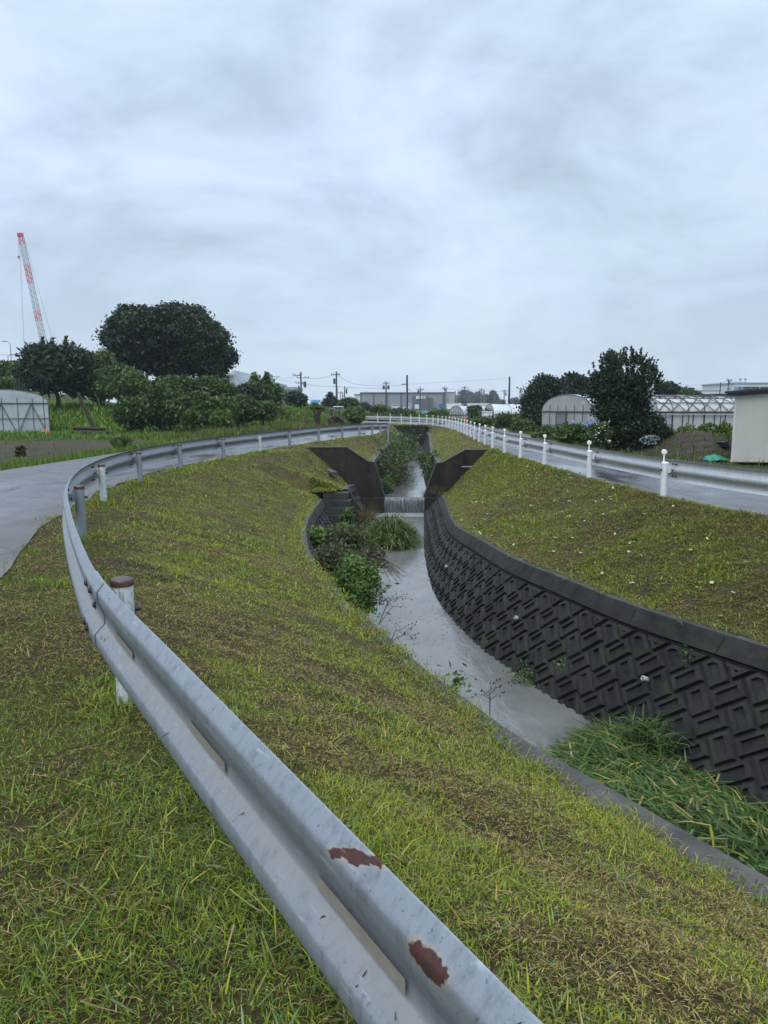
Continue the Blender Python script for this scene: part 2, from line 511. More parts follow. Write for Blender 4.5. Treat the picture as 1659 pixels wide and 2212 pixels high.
# ---------------------------------------------------------------- plan curves of the place (y -> x, metres)
WZ, WZU = -2.25, -1.72                    # water levels below and above the weir
WEIR_Y = 27.0
railL_xy = [(2.30, -2.6), (1.02, -.42), (.19, .98), (-.64, 2.38), (-1.42, 3.72), (-2.0, 4.92), (-2.6, 6.25), (-3.22, 7.7), (-3.78, 9.2),
            (-4.25, 10.8), (-4.62, 12.6), (-4.86, 14.5), (-4.95, 16.3), (-4.88, 18.4), (-4.6, 21.2), (-4.08, 24.6), (-3.42, 28.0), (-2.75, 31.4),
            (-2.0, 34.6), (-1.15, 37.0), (-.2, 38.6), (.25, 39.0)]
railL = spl([(y, x) for x, y in railL_xy])
roLi = spl([(-6,-.2),(-4,-.75),(1,-1.95),(4.5,-2.95),(7.03,-3.62),(10.6,-4.62),(14.3,-5.2),(17,-5.32),(21,-4.98),(25,-4.4),(28.5,-3.75),(32,-3.0),(36,-2.0),(39,-1.0),(43,-.4),(50,0),(60,.3)])
roLo = spl([(-6,-6.2),(3,-7.4),(10,-8.6),(17.4,-8.9),(22,-8.65),(31,-8.3),(38,-7.5),(48.8,-5.3),(56,-3.3),(61,-1.8)])
lc = spl([(-6,8.1),(-4,6.9),(0,4.40),(3.82,1.98),(4.74,1.42),(5.36,1.06),(6.02,.76),(6.7,.46),(7.65,.14),(8.37,-.12),(9.2,-.42),(10.7,-.84),(12.3,-1.22),(14.4,-1.53),(16.45,-1.71),(18.5,-1.77),(20.0,-1.75),(20.8,-1.74),(22.35,-1.72),(22.6,-1.2),(23.2,-1.18),(24.5,-1.16),(27,-1.1),(28,-1.1)])
zlc = spl([(-6,-1.03),(8,-1.02),(14,-1.0),(20,-1.06),(22.6,-1.0),(24.5,-1.1),(27,-1.28),(28,-1.3)])
rc = spl([(-6,10.7),(-4,9.7),(0,7.6),(4,5.5),(7.49,3.72),(8.66,3.14),(10.45,2.55),(11.64,2.2),(13.9,1.84),(16.5,1.62),(19,1.68),(22,1.86),(25.4,2.0),(28,2.08)])
zrc = spl([(-6,-.95),(12,-.95),(14,-1.0),(16.5,-1.13),(22,-1.38),(25.4,-1.56),(28,-1.62)])
rb = spl([(-6,9.9),(-4,8.8),(0,6.7),(4,4.62),(6.3,3.5),(9.17,2.33),(9.7,2.12),(10.5,1.86),(11.3,1.6),(12.7,1.32),(14.4,1.1),(16.5,1.04),(19,1.08),(22,1.22),(27,1.45),(28,1.46)])
lcU = spl([(27,-.42),(35,-.1),(42,.35),(50,.85),(58,1.25),(62,1.4)])
rcU = spl([(27,1.92),(35,2.15),(42,2.5),(50,2.95),(58,3.3),(62,3.4)])
ZCU = -.55
railR_xy = [(11.4,-4.0),(9.4,1.0),(7.55,5.2),(6.25,8.2),(5.3,10.4),(4.9,12.0),(4.68,13.4),(4.42,15.9),(4.2,19.5),(4.02,22.5),(3.95,25.5),(4.0,29),(4.12,33),(4.3,37.5),(4.45,43),(4.5,49),(4.35,55),(3.75,60.5),(2.6,65),(.8,69),(-1.4,72),(-3.2,73.6)]
railR = spl([(y, x) for x, y in railR_xy if y < 61])
roRo = lambda y: railR(y) + .05 + 3.1
crestL = spl([(y, float(railL(y)) + .35) for y in (-6,-2,0,2,4,6,8,10,12,14,16,18,21,24,27,30,33,35.5)] + [(38,-.75),(42,-.3),(50,.15),(58,.55),(62,.7)])
def slope_k(f, y):
    e = .15
    return np.sqrt(1 + ((f(y+e)-f(y-e))/(2*e))**2)
def lb(y):
    return lc(y) + .5*(zlc(y)-WZ)*np.minimum(slope_k(lc, y), 1.35)
def LE(y):
    return lc(y) - np.interp(y, [4.4, 5.3, 6.4, 11.5, 13, 20], [.19, .16, .03, .04, .14, .16])*np.minimum(slope_k(lc, y), 1.4)
def bumps(x, y):
    return (fbm(x*1.3, y*1.3, 3, 3)-.5)*.10 + (fbm(x*6, y*6, 8, 2)-.5)*.045
def zbL(x, y):
    """left bank height, lower reach"""
    x0 = crestL(y) + .62*sstep(23.2, 26.4, y); x1 = lc(y) - .2*slope_k(lc, y)
    u = np.clip((x-x0)/np.maximum(x1-x0, .05), 0, 1)
    z = (zlc(y)+.035)*(u**1.12)
    fade = np.minimum(1, np.minimum((1-u)*4, 1))
    return z + bumps(x, y)*np.where(u > 0, fade, .5) - .01
def zbR(x, y):
    x1 = railR(y) - .22; x0 = rc(y) + .2*slope_k(rc, y)
    u = np.clip((x1-x)/np.maximum(x1-x0, .05), 0, 1)
    z = (zrc(y)+.032)*(u**1.05)
    fade = np.minimum(1, (1-u)*4)
    return z + bumps(x, y)*np.where(u > 0, fade, .3) - .005
def zbLU(x, y):
    x0 = crestL(y); x1 = lcU(y) - .15
    u = np.clip((x-x0)/np.maximum(x1-x0, .05), 0, 1)
    return ZCU*(u**1.1) + bumps(x, y)*.6
def zbRU(x, y):
    x1 = railR(y) - .22; x0 = rcU(y) + .15
    u = np.clip((x1-x)/np.maximum(x1-x0, .05), 0, 1)
    return ZCU*(u**1.1) + bumps(x, y)*.6
def zL(x, y):
    u = roLo(np.minimum(y, 61)) - x
    hill = sstep(45, 60, y)*sstep(.5, 7, u)*1.35*(1-.7*sstep(75, 115, y))
    lev = sstep(-25, -36, x)*sstep(46, 62, y)*1.9*(1-.8*sstep(75, 110, y))
    return -.01 - .05*sstep(0, .6, u) + hill + lev + (fbm(x*.8, y*.8, 21, 3)-.5)*.22*sstep(.3, 2, u)
MND = W(1500, 930, 27)
def zR(x, y):
    u = x - roRo(np.minimum(y, 61))
    m = .92*np.exp(-(((x-MND.x)/1.7)**2 + ((y-MND.y)/1.7)**2))
    return -.01 - .22*sstep(0, 1.0, u) + m + (fbm(x*.9, y*.9, 31, 3)-.5)*.2*sstep(.3, 1.5, u)
def zB(x, y):
    k = sstep(-1.0, -4.0, x)
    return (1-k)*(-.05 + (fbm(x*.3, y*.3, 5, 2)-.5)*.1*sstep(80, 110, y)) + k*zL(np.minimum(x, -2.0), y)

ROWS = np.unique(np.concatenate([np.arange(-5, 0, .25), np.arange(0, 4, .08), np.arange(4, 12, .11), np.arange(12, 27.01, .22)]))
ROWSU = np.concatenate([np.arange(27.0, 61.01, .4), [61.2]])

def strip(name, rows, fa, fb, zf, n, mats, power=1.0, attrs=None, kind='structure', smooth=True):
    t = np.linspace(0, 1, n)**power
    X = np.stack([fa(y) + (fb(y)-fa(y))*t for y in rows])
    Y = np.repeat(np.asarray(rows)[:, None], n, 1)
    Z = zf(X, Y)
    mb = MB().grid(np.stack([X, Y, Z], -1))
    me = mb.mesh(name, mats, 60 if smooth else None)
    for k, f in (attrs or {}).items():
        a = me.attributes.new(k, 'FLOAT', 'POINT')
        a.data.foreach_set('value', f(X, Y).ravel().astype(np.float32))
    o = link(name, me)
    return tag(o, kind=kind)

strip('grass_bank', ROWS, roLi, LE, zbL, 60, MAT['bank'])
strip('grass_bank', ROWS, lambda y: rc(y)+.11*slope_k(rc, y), lambda y: railR(y)+.06, zbR, 40, MAT['bank'])
strip('grass_bank', ROWSU, roLi, lambda y: lcU(y)-.1, zbLU, 26, MAT['bank'])
strip('grass_bank', ROWSU, lambda y: rcU(y)+.1, lambda y: railR(y)+.06, zbRU, 26, MAT['bank'])
RW = np.concatenate([np.arange(-5, 30, .4), np.arange(30, 61.3, .7)])
def road_dirt(fa, fb):
    def f(X, Y):
        a = np.minimum(np.abs(X-fa(Y)), np.abs(fb(Y)-X))
        return 1-sstep(.05, .55, a)
    return f
strip('road', RW, lambda y: roLo(y), lambda y: roLi(y)+.10+.16*(vnoise(y*1.7, y*0+3, 4)-.5), lambda X, Y: .012 + .03*(1-((X-roLo(Y))/(roLi(Y)-roLo(Y))*2-1)**2) + 0*X, 14, MAT['asphalt'],
      attrs={'dirt': road_dirt(roLo, roLi)})
# the right road as a ribbon that bends left in the distance
Pr, Sr = path(railR_xy + [(-8, 76.5), (-20, 81), (-60, 92)], .8)
Tn = np.gradient(Pr, axis=0); Tn /= np.linalg.norm(Tn, axis=1)[:, None]
Nr = np.stack([Tn[:, 1], -Tn[:, 0]], 1)           # to the right of travel
offs = np.concatenate([[-.35], np.linspace(.02, 3.15, 9)])
grid = np.stack([np.concatenate([Pr + Nr*o, np.full((len(Pr), 1), .012 + .025*(1-((o-.02)/3.13*2-1)**2) if o > 0 else -.10)], 1) for o in offs], 1)
me = MB().grid(grid).mesh('road', MAT['asphalt'], 60)
a = me.attributes.new('dirt', 'FLOAT', 'POINT')
a.data.foreach_set('value', np.tile(1-sstep(.05, .5, np.minimum(np.maximum(offs-.02, 0), 3.15-offs)), len(Pr)).astype(np.float32))
tag(link('road', me), kind='structure')

# fields: one ground sheet reaching the horizon (three joined patches)
def soil_mask(X, Y):
    a = sstep(20.5, 22.5, Y + .12*(X+12))*(1-sstep(33, 36, Y-.12*(X+12)))*sstep(-9.6, -10.6, X+.0*Y)
    b = np.exp(-(((X-MND.x)/3.2)**2 + ((Y-MND.y+1)/3.6)**2)*1.0)*1.3
    c = np.exp(-(((X-(W(690, 905, 50).x))/2.0)**2 + ((Y-50)/2.5)**2))*.4
    return np.clip(a + b + c, 0, 1)
gm = MB()
uu = np.concatenate([[0, .3, .6, 1, 1.5], np.geomspace(2.2, 640, 46)])
rows = np.concatenate([np.arange(-5, 20, .8), np.arange(20, 61.2, .5), [61.2]])
parts = []
X = np.stack([roLo(y) + .02 - uu for y in rows]); Y = np.repeat(rows[:, None], len(uu), 1)
parts.append(np.stack([X, Y, zL(X, Y)], -1))
X = np.stack([roRo(y) - .02 + uu for y in rows]); Y = np.repeat(rows[:, None], len(uu), 1)
parts.append(np.stack([X, Y, zR(X, Y)], -1))
xs = np.concatenate([-np.geomspace(.5, 640, 60)[::-1], [0], np.geomspace(.5, 640, 60)])
rows2 = np.concatenate([np.arange(61.2, 100, 1.0), np.geomspace(100, 640, 30)])
Y = np.repeat(rows2[:, None], len(xs), 1); X = np.repeat(xs[None, :], len(rows2), 0)
parts.append(np.stack([X, Y, zB(X, Y)], -1))
att = []
for P in parts:
    gm.grid(P); att.append(soil_mask(P[..., 0], P[..., 1]).ravel())
me = gm.mesh('ground', MAT['field'], 60)
a = me.attributes.new('soil', 'FLOAT', 'POINT'); a.data.foreach_set('value', np.concatenate(att).astype(np.float32))
tag(link('ground', me), kind='structure')

# ---------------------------------------------------------------- water
ry = np.concatenate([np.arange(-5, 3, .5), np.arange(3, 27.1, .2)])
strip('canal_water', ry, lambda y: lb(y)-.35, lambda y: rb(y)+.25, lambda X, Y: WZ+0*X, 10, MAT['water'])
strip('upstream_water', np.arange(26.86, 61.1, .4), lambda y: lcU(y)+.2, lambda y: rcU(y)-.2, lambda X, Y: WZU + .03*sstep(27.3, 29, Y), 8, MAT['water_up'])
fx = np.linspace(.02, 1.43, 60)
prof = [(26.9, -1.715), (26.80, -1.73), (26.75, -1.80), (26.72, -1.95), (26.70, -2.12), (26.69, -2.26)]
fg = np.stack([np.stack([fx, np.full(60, yy) + (vnoise(fx*34, fx*0+k*.3, 2)-.5)*.035*min(k, 2), np.full(60, zz)], 1) for k, (yy, zz) in enumerate(prof)])
tag(MB().grid(fg).build('waterfall', MAT['fall'], smooth=80), kind='structure')
fo = np.stack([np.stack([np.linspace(.02 - .05*k, 1.45, 30), np.full(30, 26.7 - .16*k), np.full(30, WZ + .012)], 1) for k in range(7)])
tag(MB().grid(fo).build('water_foam', MAT['foam'], smooth=80), kind='structure')

# ---------------------------------------------------------------- block retaining walls
def clip_poly(poly, axis, lim, keep_less):
    out = []
    for i in range(len(poly)):
        p, q = poly[i], poly[(i+1) % len(poly)]
        a = (p[axis] <= lim) if keep_less else (p[axis] >= lim)
        b = (q[axis] <= lim) if keep_less else (q[axis] >= lim)
        if a: out.append(p)
        if a != b:
            t = (lim-p[axis])/(q[axis]-p[axis])
            out.append((p[0]+t*(q[0]-p[0]), p[1]+t*(q[1]-p[1])))
    return out
def inset(poly, d):
    n = len(poly); out = []
    for i in range(n):
        p0, p, p1 = Vector(poly[i-1]), Vector(poly[i]), Vector(poly[(i+1) % n])
        e0 = (p-p0); e1 = (p1-p)
        if e0.length < 1e-5 or e1.length < 1e-5: return None
        e0.normalize(); e1.normalize()
        n0 = Vector((-e0.y, e0.x)); n1 = Vector((-e1.y, e1.x))
        b = n0+n1
        c = b.length_squared/2
        if c < .25: return None
        out.append(tuple(p + b*(d/c)))
    return out
def parea(p):
    return sum(p[i][0]*p[(i+1) % len(p)][1]-p[(i+1) % len(p)][0]*p[i][1] for i in range(len(p)))/2

def block_wall(label, fT, zT, fB, y0, y1, side, L, Wd, cop_w=.2, cop_h=.22, ends=True):
    """side=+1: the bank lies to +x of the wall. Returns the wall thing."""
    ys = np.arange(y0, y1+.001, .1)
    T = np.stack([fT(ys), ys, zT(ys)], 1); B = np.stack([fB(ys), ys, np.full_like(ys, WZ)], 1)
    mid = (T+B)/2
    S = np.concatenate([[0], np.cumsum(np.linalg.norm(np.diff(mid, axis=0), axis=1))])
    H = np.linalg.norm(B-T, axis=1)
    Hf = lambda s: np.interp(s, S, H)
    def surf(s, h, d=0.0):
        y = [np.interp(s, S, T[:, k]) for k in range(3)]
        b = [np.interp(s, S, B[:, k]) for k in range(3)]
        y = Vector(y); b = Vector(b)
        dn = (b-y).normalized()
        e = .15
        t = (Vector([np.interp(min(s+e, S[-1]), S, mid[:, k]) for k in range(3)]) - Vector([np.interp(max(s-e, 0), S, mid[:, k]) for k in range(3)])).normalized()
        nrm = dn.cross(t)*-side
        nrm.normalize()
        return y + dn*h + nrm*d
    k0 = empty('retaining_wall', (float(fT(y0)), y0, float(zT(y0))), label, 'retaining wall', 'patterned block walls of the canal')
    base = MB()
    nb = max(2, int(S[-1]/.2))
    base.grid([[surf(s, h) for h in np.linspace(0.0, Hf(s)+.35, 5)] for s in np.linspace(0, S[-1], nb)])
    blk = MB()
    r2 = math.sqrt(.5)
    rr = random.Random(5)
    def toSH(u, v): return ((u-v)*r2, (u+v)*r2)
    top = cop_h + .02
    n = int((S[-1]+3)/Wd) + 6
    for i in range(-n, n):
        for j in range(-n, n):
            ou, ov = i*Wd - j*L, i*Wd + j*L
            for (a, b_, w, h_) in ((0, 0, L, Wd), (-Wd, 0, Wd, L)):
                u0, v0 = ou+a, ov+b_
                quad = [toSH(u0, v0), toSH(u0+w, v0), toSH(u0+w, v0+h_), toSH(u0, v0+h_)]
                cs = sum(q[0] for q in quad)/4; ch = sum(q[1] for q in quad)/4
                if cs < -.4 or cs > S[-1]+.4 or ch < -.3: continue
                if ch > float(Hf(min(max(cs, 0), S[-1]))) + .35: continue
                p = clip_poly(quad, 1, top, False)
                if p: p = clip_poly(p, 0, 0.0, False)
                if p: p = clip_poly(p, 0, S[-1], True)
                if len(p) < 3: continue
                q = []
                for z in p:
                    if not q or (abs(z[0]-q[-1][0]) + abs(z[1]-q[-1][1])) > .004: q.append(z)
                if len(q) > 2 and abs(q[0][0]-q[-1][0]) + abs(q[0][1]-q[-1][1]) < .004: q.pop()
                if len(q) < 3: continue
                if parea(q) < 0: q.reverse()
                ar = parea(q)
                per = sum(math.dist(q[k], q[(k+1) % len(q)]) for k in range(len(q)))
                inr = 2*ar/per
                if inr < .035: continue
                d0 = rr.uniform(-.006, .008)
                rings = [(.012, -.01), (.030, .042)]
                if inr > .075: rings += [(.070, .043), (.078, .010)]
                loops = []
                for ins, dep in rings:
                    z = inset(q, ins)
                    if z is None: break
                    loops.append([surf(a_[0], a_[1], dep+d0) for a_ in z])
                if len(loops) < 2: continue
                m_ = len(q)
                vs = [v for l in loops for v in l]
                fs = []
                for r_ in range(len(loops)-1):
                    fs += [(r_*m_+k, r_*m_+(k+1) % m_, (r_+1)*m_+(k+1) % m_, (r_+1)*m_+k) for k in range(m_)]
                fs.append(tuple((len(loops)-1)*m_+k for k in range(m_)))
                blk.add(vs, fs)
    base.add(blk.v, blk.f)
    base.build('block_face', MAT['block'], k0)
    cp, ct = MB(), MB()
    A, Bq = [], []
    for s in np.linspace(0, S[-1], max(2, int(S[-1]/.25))):
        t0 = surf(s, 0)
        e = .15
        tt = surf(min(s+e, S[-1]), 0) - surf(max(s-e, 0), 0); tt.z = 0; tt.normalize()
        out = Vector((tt.y, -tt.x, 0))*side
        if out.x*side < 0: out = -out
        w = .006*math.sin(s*3.1)
        A.append([surf(s, cop_h+.01, -.02), surf(s, cop_h, .055), surf(s, .012, .055+w), surf(s, .0, .045+w)+Vector((0, 0, .012))])
        f = surf(s, .0, .045+w)+Vector((0, 0, .012))
        Bq.append([f, f+out*.02+Vector((0, 0, .004)), t0+out*cop_w+Vector((0, 0, .016)), t0+out*(cop_w+.02)+Vector((0, 0, -.12))])
    cp.grid(A); ct.grid(Bq)
    for s in np.arange(.7, S[-1], 1.25):      # dark joints of the cast coping
        a_, b_ = surf(s, .012, .0575+.006), surf(s, cop_h-.005, .0575)
        d_ = (surf(min(s+.05, S[-1]), .1) - surf(max(s-.05, 0), .1)).normalized()*.006
        cp.add([a_-d_, a_+d_, b_+d_, b_-d_], [(0, 1, 2, 3)], 1)
    c = cp.build('coping', [MAT['coping'], MAT['pipe_hole']], k0, smooth=35)
    ct.build('coping_top', MAT['coping_top' if side < 0 else 'coping_edge'], k0, smooth=35)
    return k0, surf, S, Hf
wallR, sfR, SR, HR = block_wall('long dark block wall curving along the right side of the lower canal, herringbone relief', rc, zrc, rb, 2.6, 26.9, 1, .375, .25)
wallL, sfL, SL, HL = block_wall('short dark block wall bulging on the left side of the canal, below the steps', lc, zlc, lb, 2.6, 20.6, -1, .375, .25)
wallL2, sf2, S2, H2 = block_wall('small leaning block wall piece between the steps and the left headwall', lc, zlc, lb, 22.65, 26.85, -1, .375, .25)
# closing faces of the walls at the step recess
for sf, s, H in ((sfL, SL[-1], HL), (sf2, 0.0, H2)):
    p = [sf(s, 0, .05), sf(s, float(H(s))+.3, .05), sf(s, float(H(s))+.3, -.3), sf(s, 0, -.5)]
    MB().prism(p, (0, .14 if s == 0.0 else -.14, 0)).build('end_wall', MAT['coping'], wallL if s else wallL2)
def drain(wall, sf, s, h):
    p = sf(s, h, -.05); q = sf(s, h, .085)
    d = (q-p).normalized()
    M3 = d.to_track_quat('Z', 'Y').to_matrix()
    r = .030
    k = MB().lathe(p, [(r-.008, .0), (r, .0), (r, .13), (r-.008, .135), (r-.008, .03)], 14, M=M3).build('drain_pipe', MAT['pipe_white'], wall, smooth=40)
    return k
def s_of(S, f, ymin, y):       # rough station for a given y
    ys = np.linspace(ymin, y, 60)
    return float(np.sum(np.hypot(np.diff(f(ys)), np.diff(ys))))
mR = lambda y: (rc(y)+rb(y))/2
for y, h in ((6.35, .95), (8.3, .75), (11.0, .80), (15.2, .8)):
    drain(wallR, sfR, s_of(SR, mR, 2.6, y), h)
mL = lambda y: (lc(y)+lb(y))/2
for y, h in ((11.4, .55), (13.6, .6), (18.5, .55)):
    drain(wallL, sfL, s_of(SL, mL, 2.6, y), h)

# upstream walls, end wall
def plain_wall(label, f, sgn):
    ys = np.arange(27.25, 61.01, .75)
    k = empty('channel_wall', (float(f(27.3)), 27.3, ZCU), label, 'retaining wall', 'walls of the upstream channel')
    MB().grid([[(f(y)+sgn*(.06), y, ZCU-.16), (f(y)-sgn*.0, y, ZCU-.3), (f(y)-sgn*.5, y, -2.1)] for y in ys]).build('wall_face', MAT['headwall'], k, smooth=30)
    MB().grid([[(f(y)+sgn*.22, y, ZCU-.06), (f(y)+sgn*.2, y, ZCU+.02), (f(y)-sgn*.01, y, ZCU+.02), (f(y)-sgn*.015, y, ZCU-.18), (f(y)+sgn*.04, y, ZCU-.18)] for y in ys]).build('coping', MAT['coping_top'], k, smooth=30)
plain_wall('left wall of the channel upstream of the weir, half hidden by shrubs', lcU, -1)
plain_wall('right wall of the channel upstream of the weir, under a leafy shrub', rcU, 1)
k = empty('end_wall', (2.3, 61.0, -1), 'dark block wall closing the far end of the channel under the bank', 'retaining wall')
mb = MB(); mb.box((1.6, 61.2, -1.06), (6.4, .3, 2.1))
for i in range(14):
    for j in range(4):
        mb.box((-1.25+i*.45+(j % 2)*.2, 61.03, -1.75+j*.42), (.40, .10, .36))
mb.build('wall_face', MAT['block'], k)

# weir with its two headwalls
k = empty('weir', (.7, 27, WZ), 'dark concrete weir with two sloping headwalls across the canal', 'weir')
Lp = [(-3.5, -.06), (-2.9, -.03), (-2.6, .04), (-1.32, .04), (-.57, -.46), (-.33, -.49), (.02, -1.74), (.02, -2.6), (-3.7, -2.6)]
Rp = [(1.43, -2.6), (1.43, -1.74), (1.86, -.52), (2.08, -.50), (2.88, -.05), (3.75, -.05), (4.3, -.12), (4.3, -2.6)]
for P in (Lp, Rp):
    h = MB().prism([(x, 27.0, z) for x, z in P], (0, .28, 0)).build('headwall', MAT['headwall'], k)
    top = [p for p in P if p[1] > -1.8]
    c = MB()
    for a, b in zip(top[:-1], top[1:]):
        n = Vector((-(b[1]-a[1]), 0, b[0]-a[0])).normalized()*.025
        c.prism([Vector((a[0], 26.985, a[1]))+n*.1, Vector((b[0], 26.985, b[1]))+n*.1, Vector((b[0], 26.985, b[1]))+n, Vector((a[0], 26.985, a[1]))+n], (0, .31, 0))
    c.build('coping', MAT['coping_top'], h)
MB().box((.72, 27.3, -2.2), (1.36, .95, .9)).build('sill', MAT['headwall'], k)
MB().box((-1.36, 26.86, -2.19), (2.78, .24, .90)).build('footing', MAT['headwall'], k)
MB().box((2.6, 26.86, -2.19), (2.3, .24, .90)).build('footing', MAT['headwall'], k)
MB().tube([(3.25, 26.9, -.62), (2.75, 26.88, -.63)], .02).build('pipe', MAT['lamp_pole'], k)

# steps in the left wall
k = empty('concrete_steps', (-1.3, 21.6, -2.2), 'mossy concrete steps going down to the water in a wall recess', 'steps')
for i in range(6):
    z = -1.03 - .2*i
    x0 = -1.80 + .085*i; x1 = -1.06 + .07*i; yf = 22.25 - .19*i
    MB().prism([(x0, yf, z-1.4), (x1, yf-.05, z-1.4), (x1, yf-.05, z), (x0, yf, z)], (.04, .45 if i else 1.0, 0)).build('step', MAT['step'], k)
# slabs left lying on the grass
def hit(px, py, zf, d0=6.0, d1=60.0):
    for d in np.arange(d0, d1, .05):
        p = W(px, py, d)
        if p.z <= float(zf(np.array([p.x]), np.array([d]))[0]): return p
    return p
a = hit(712, 1022, zbL)
k2 = MB().box((a.x, a.y, float(zbL(a.x, a.y))+.05), (.22, 1.9, .10), rz=.25).build('concrete_slab', MAT['coping_top'])
tag(k2, 'narrow grey concrete slab lying on the left bank above the steps', 'slab')
# ---------------------------------------------------------------- guardrails
PROFILE = [(-.006, .352), (-.002, .348), (.004, .3408), (.010, .3336), (.016, .3264), (.022, .3192), (.028, .312), (.031, .304), (.0303, .290), (.0297, .276), (.029, .262), (.026, .255), (.004, .203), (.0, .197),
           (.0, .153), (.004, .147), (.046, .104), (.050, .097), (.048, .050), (.046, .043), (.022, .004), (.018, .0)]
def rail_frames(xy, step=.06):
    P, S = path(xy, step)
    T = np.gradient(P, axis=0); T /= np.linalg.norm(T, axis=1)[:, None]
    return P, S, T
def rail_panel(P, T, road_side, z0, i0, i1, lift=0.0, rust=None, sand=None, S=None):
    N = np.stack([T[:, 1], -T[:, 0]], 1)*road_side
    th = .004
    front, back = [], []
    for i in range(i0, i1):
        p, n = P[i], N[i]
        front.append([(p[0]+n[0]*(o+lift), p[1]+n[1]*(o+lift), z0+h) for o, h in PROFILE])
        back.append([(p[0]+n[0]*(o+lift-th), p[1]+n[1]*(o+lift-th), z0+h) for o, h in PROFILE])
    mb = MB()
    F = np.array(front); Bk = np.array(back)
    loop = np.concatenate([F, Bk[:, ::-1], F[:, :1]], 1)
    mb.grid(loop)
    for row in (loop[0], loop[-1]):
        c = len(PROFILE)
        b = len(mb.v); mb.v.extend([tuple(q) for q in row[:-1]])
        for j in range(c-1):
            mb.f.append((b+j, b+j+1, b+2*c-2-j, b+2*c-1-j)); mb.m.append(0)
    return mb, loop
def rail_attrs(me, loop, i0, S, rust, sand):
    c = len(PROFILE)
    arc = np.array([math.dist(a, b) for a, b in zip(PROFILE[:-1], PROFILE[1:])]); arc = np.concatenate([[0], np.cumsum(arc)])
    tt = np.concatenate([arc, arc[::-1], arc[:1]])
    nv = len(me.vertices); r = np.zeros(nv, np.float32); sd = np.zeros(nv, np.float32)
    rows, cols = loop.shape[:2]
    ss = np.repeat(S[i0:i0+rows][:, None], cols, 1); tq = np.repeat(tt[None], rows, 0)
    val = np.zeros_like(ss)
    for (s, t, ls, lt, sk) in rust:
        q = (np.abs((ss-s+sk*(tq-t))/ls)**3 + np.abs((tq-t)/lt)**3)**(1/3)
        val = np.maximum(val, 1-q*.6)
    frontm = np.concatenate([np.ones(c), np.zeros(c+1)])[None]
    val = np.clip(val, 0, 1)
    r[:rows*cols] = val.ravel()
    low = np.exp(-((tq-.236)/.036)**2)*frontm
    sd[:rows*cols] = (low*sand).ravel()
    for k, v in (('rust', r), ('sand', sd)):
        a = me.attributes.new(k, 'FLOAT', 'POINT'); a.data.foreach_set('value', v)

def bolt(c, d, r=.013, l=.02, wash=True):
    M3 = Vector(d).to_track_quat('Z', 'Y').to_matrix()
    pr = [(r*1.6, 0), (r*1.6, .004), (r, .005), (r*.95, l*.7), (r*.6, l)] if wash else [(r, 0), (r, l*.7), (r*.6, l)]
    return MB().lathe(c, pr, 8, M=M3)

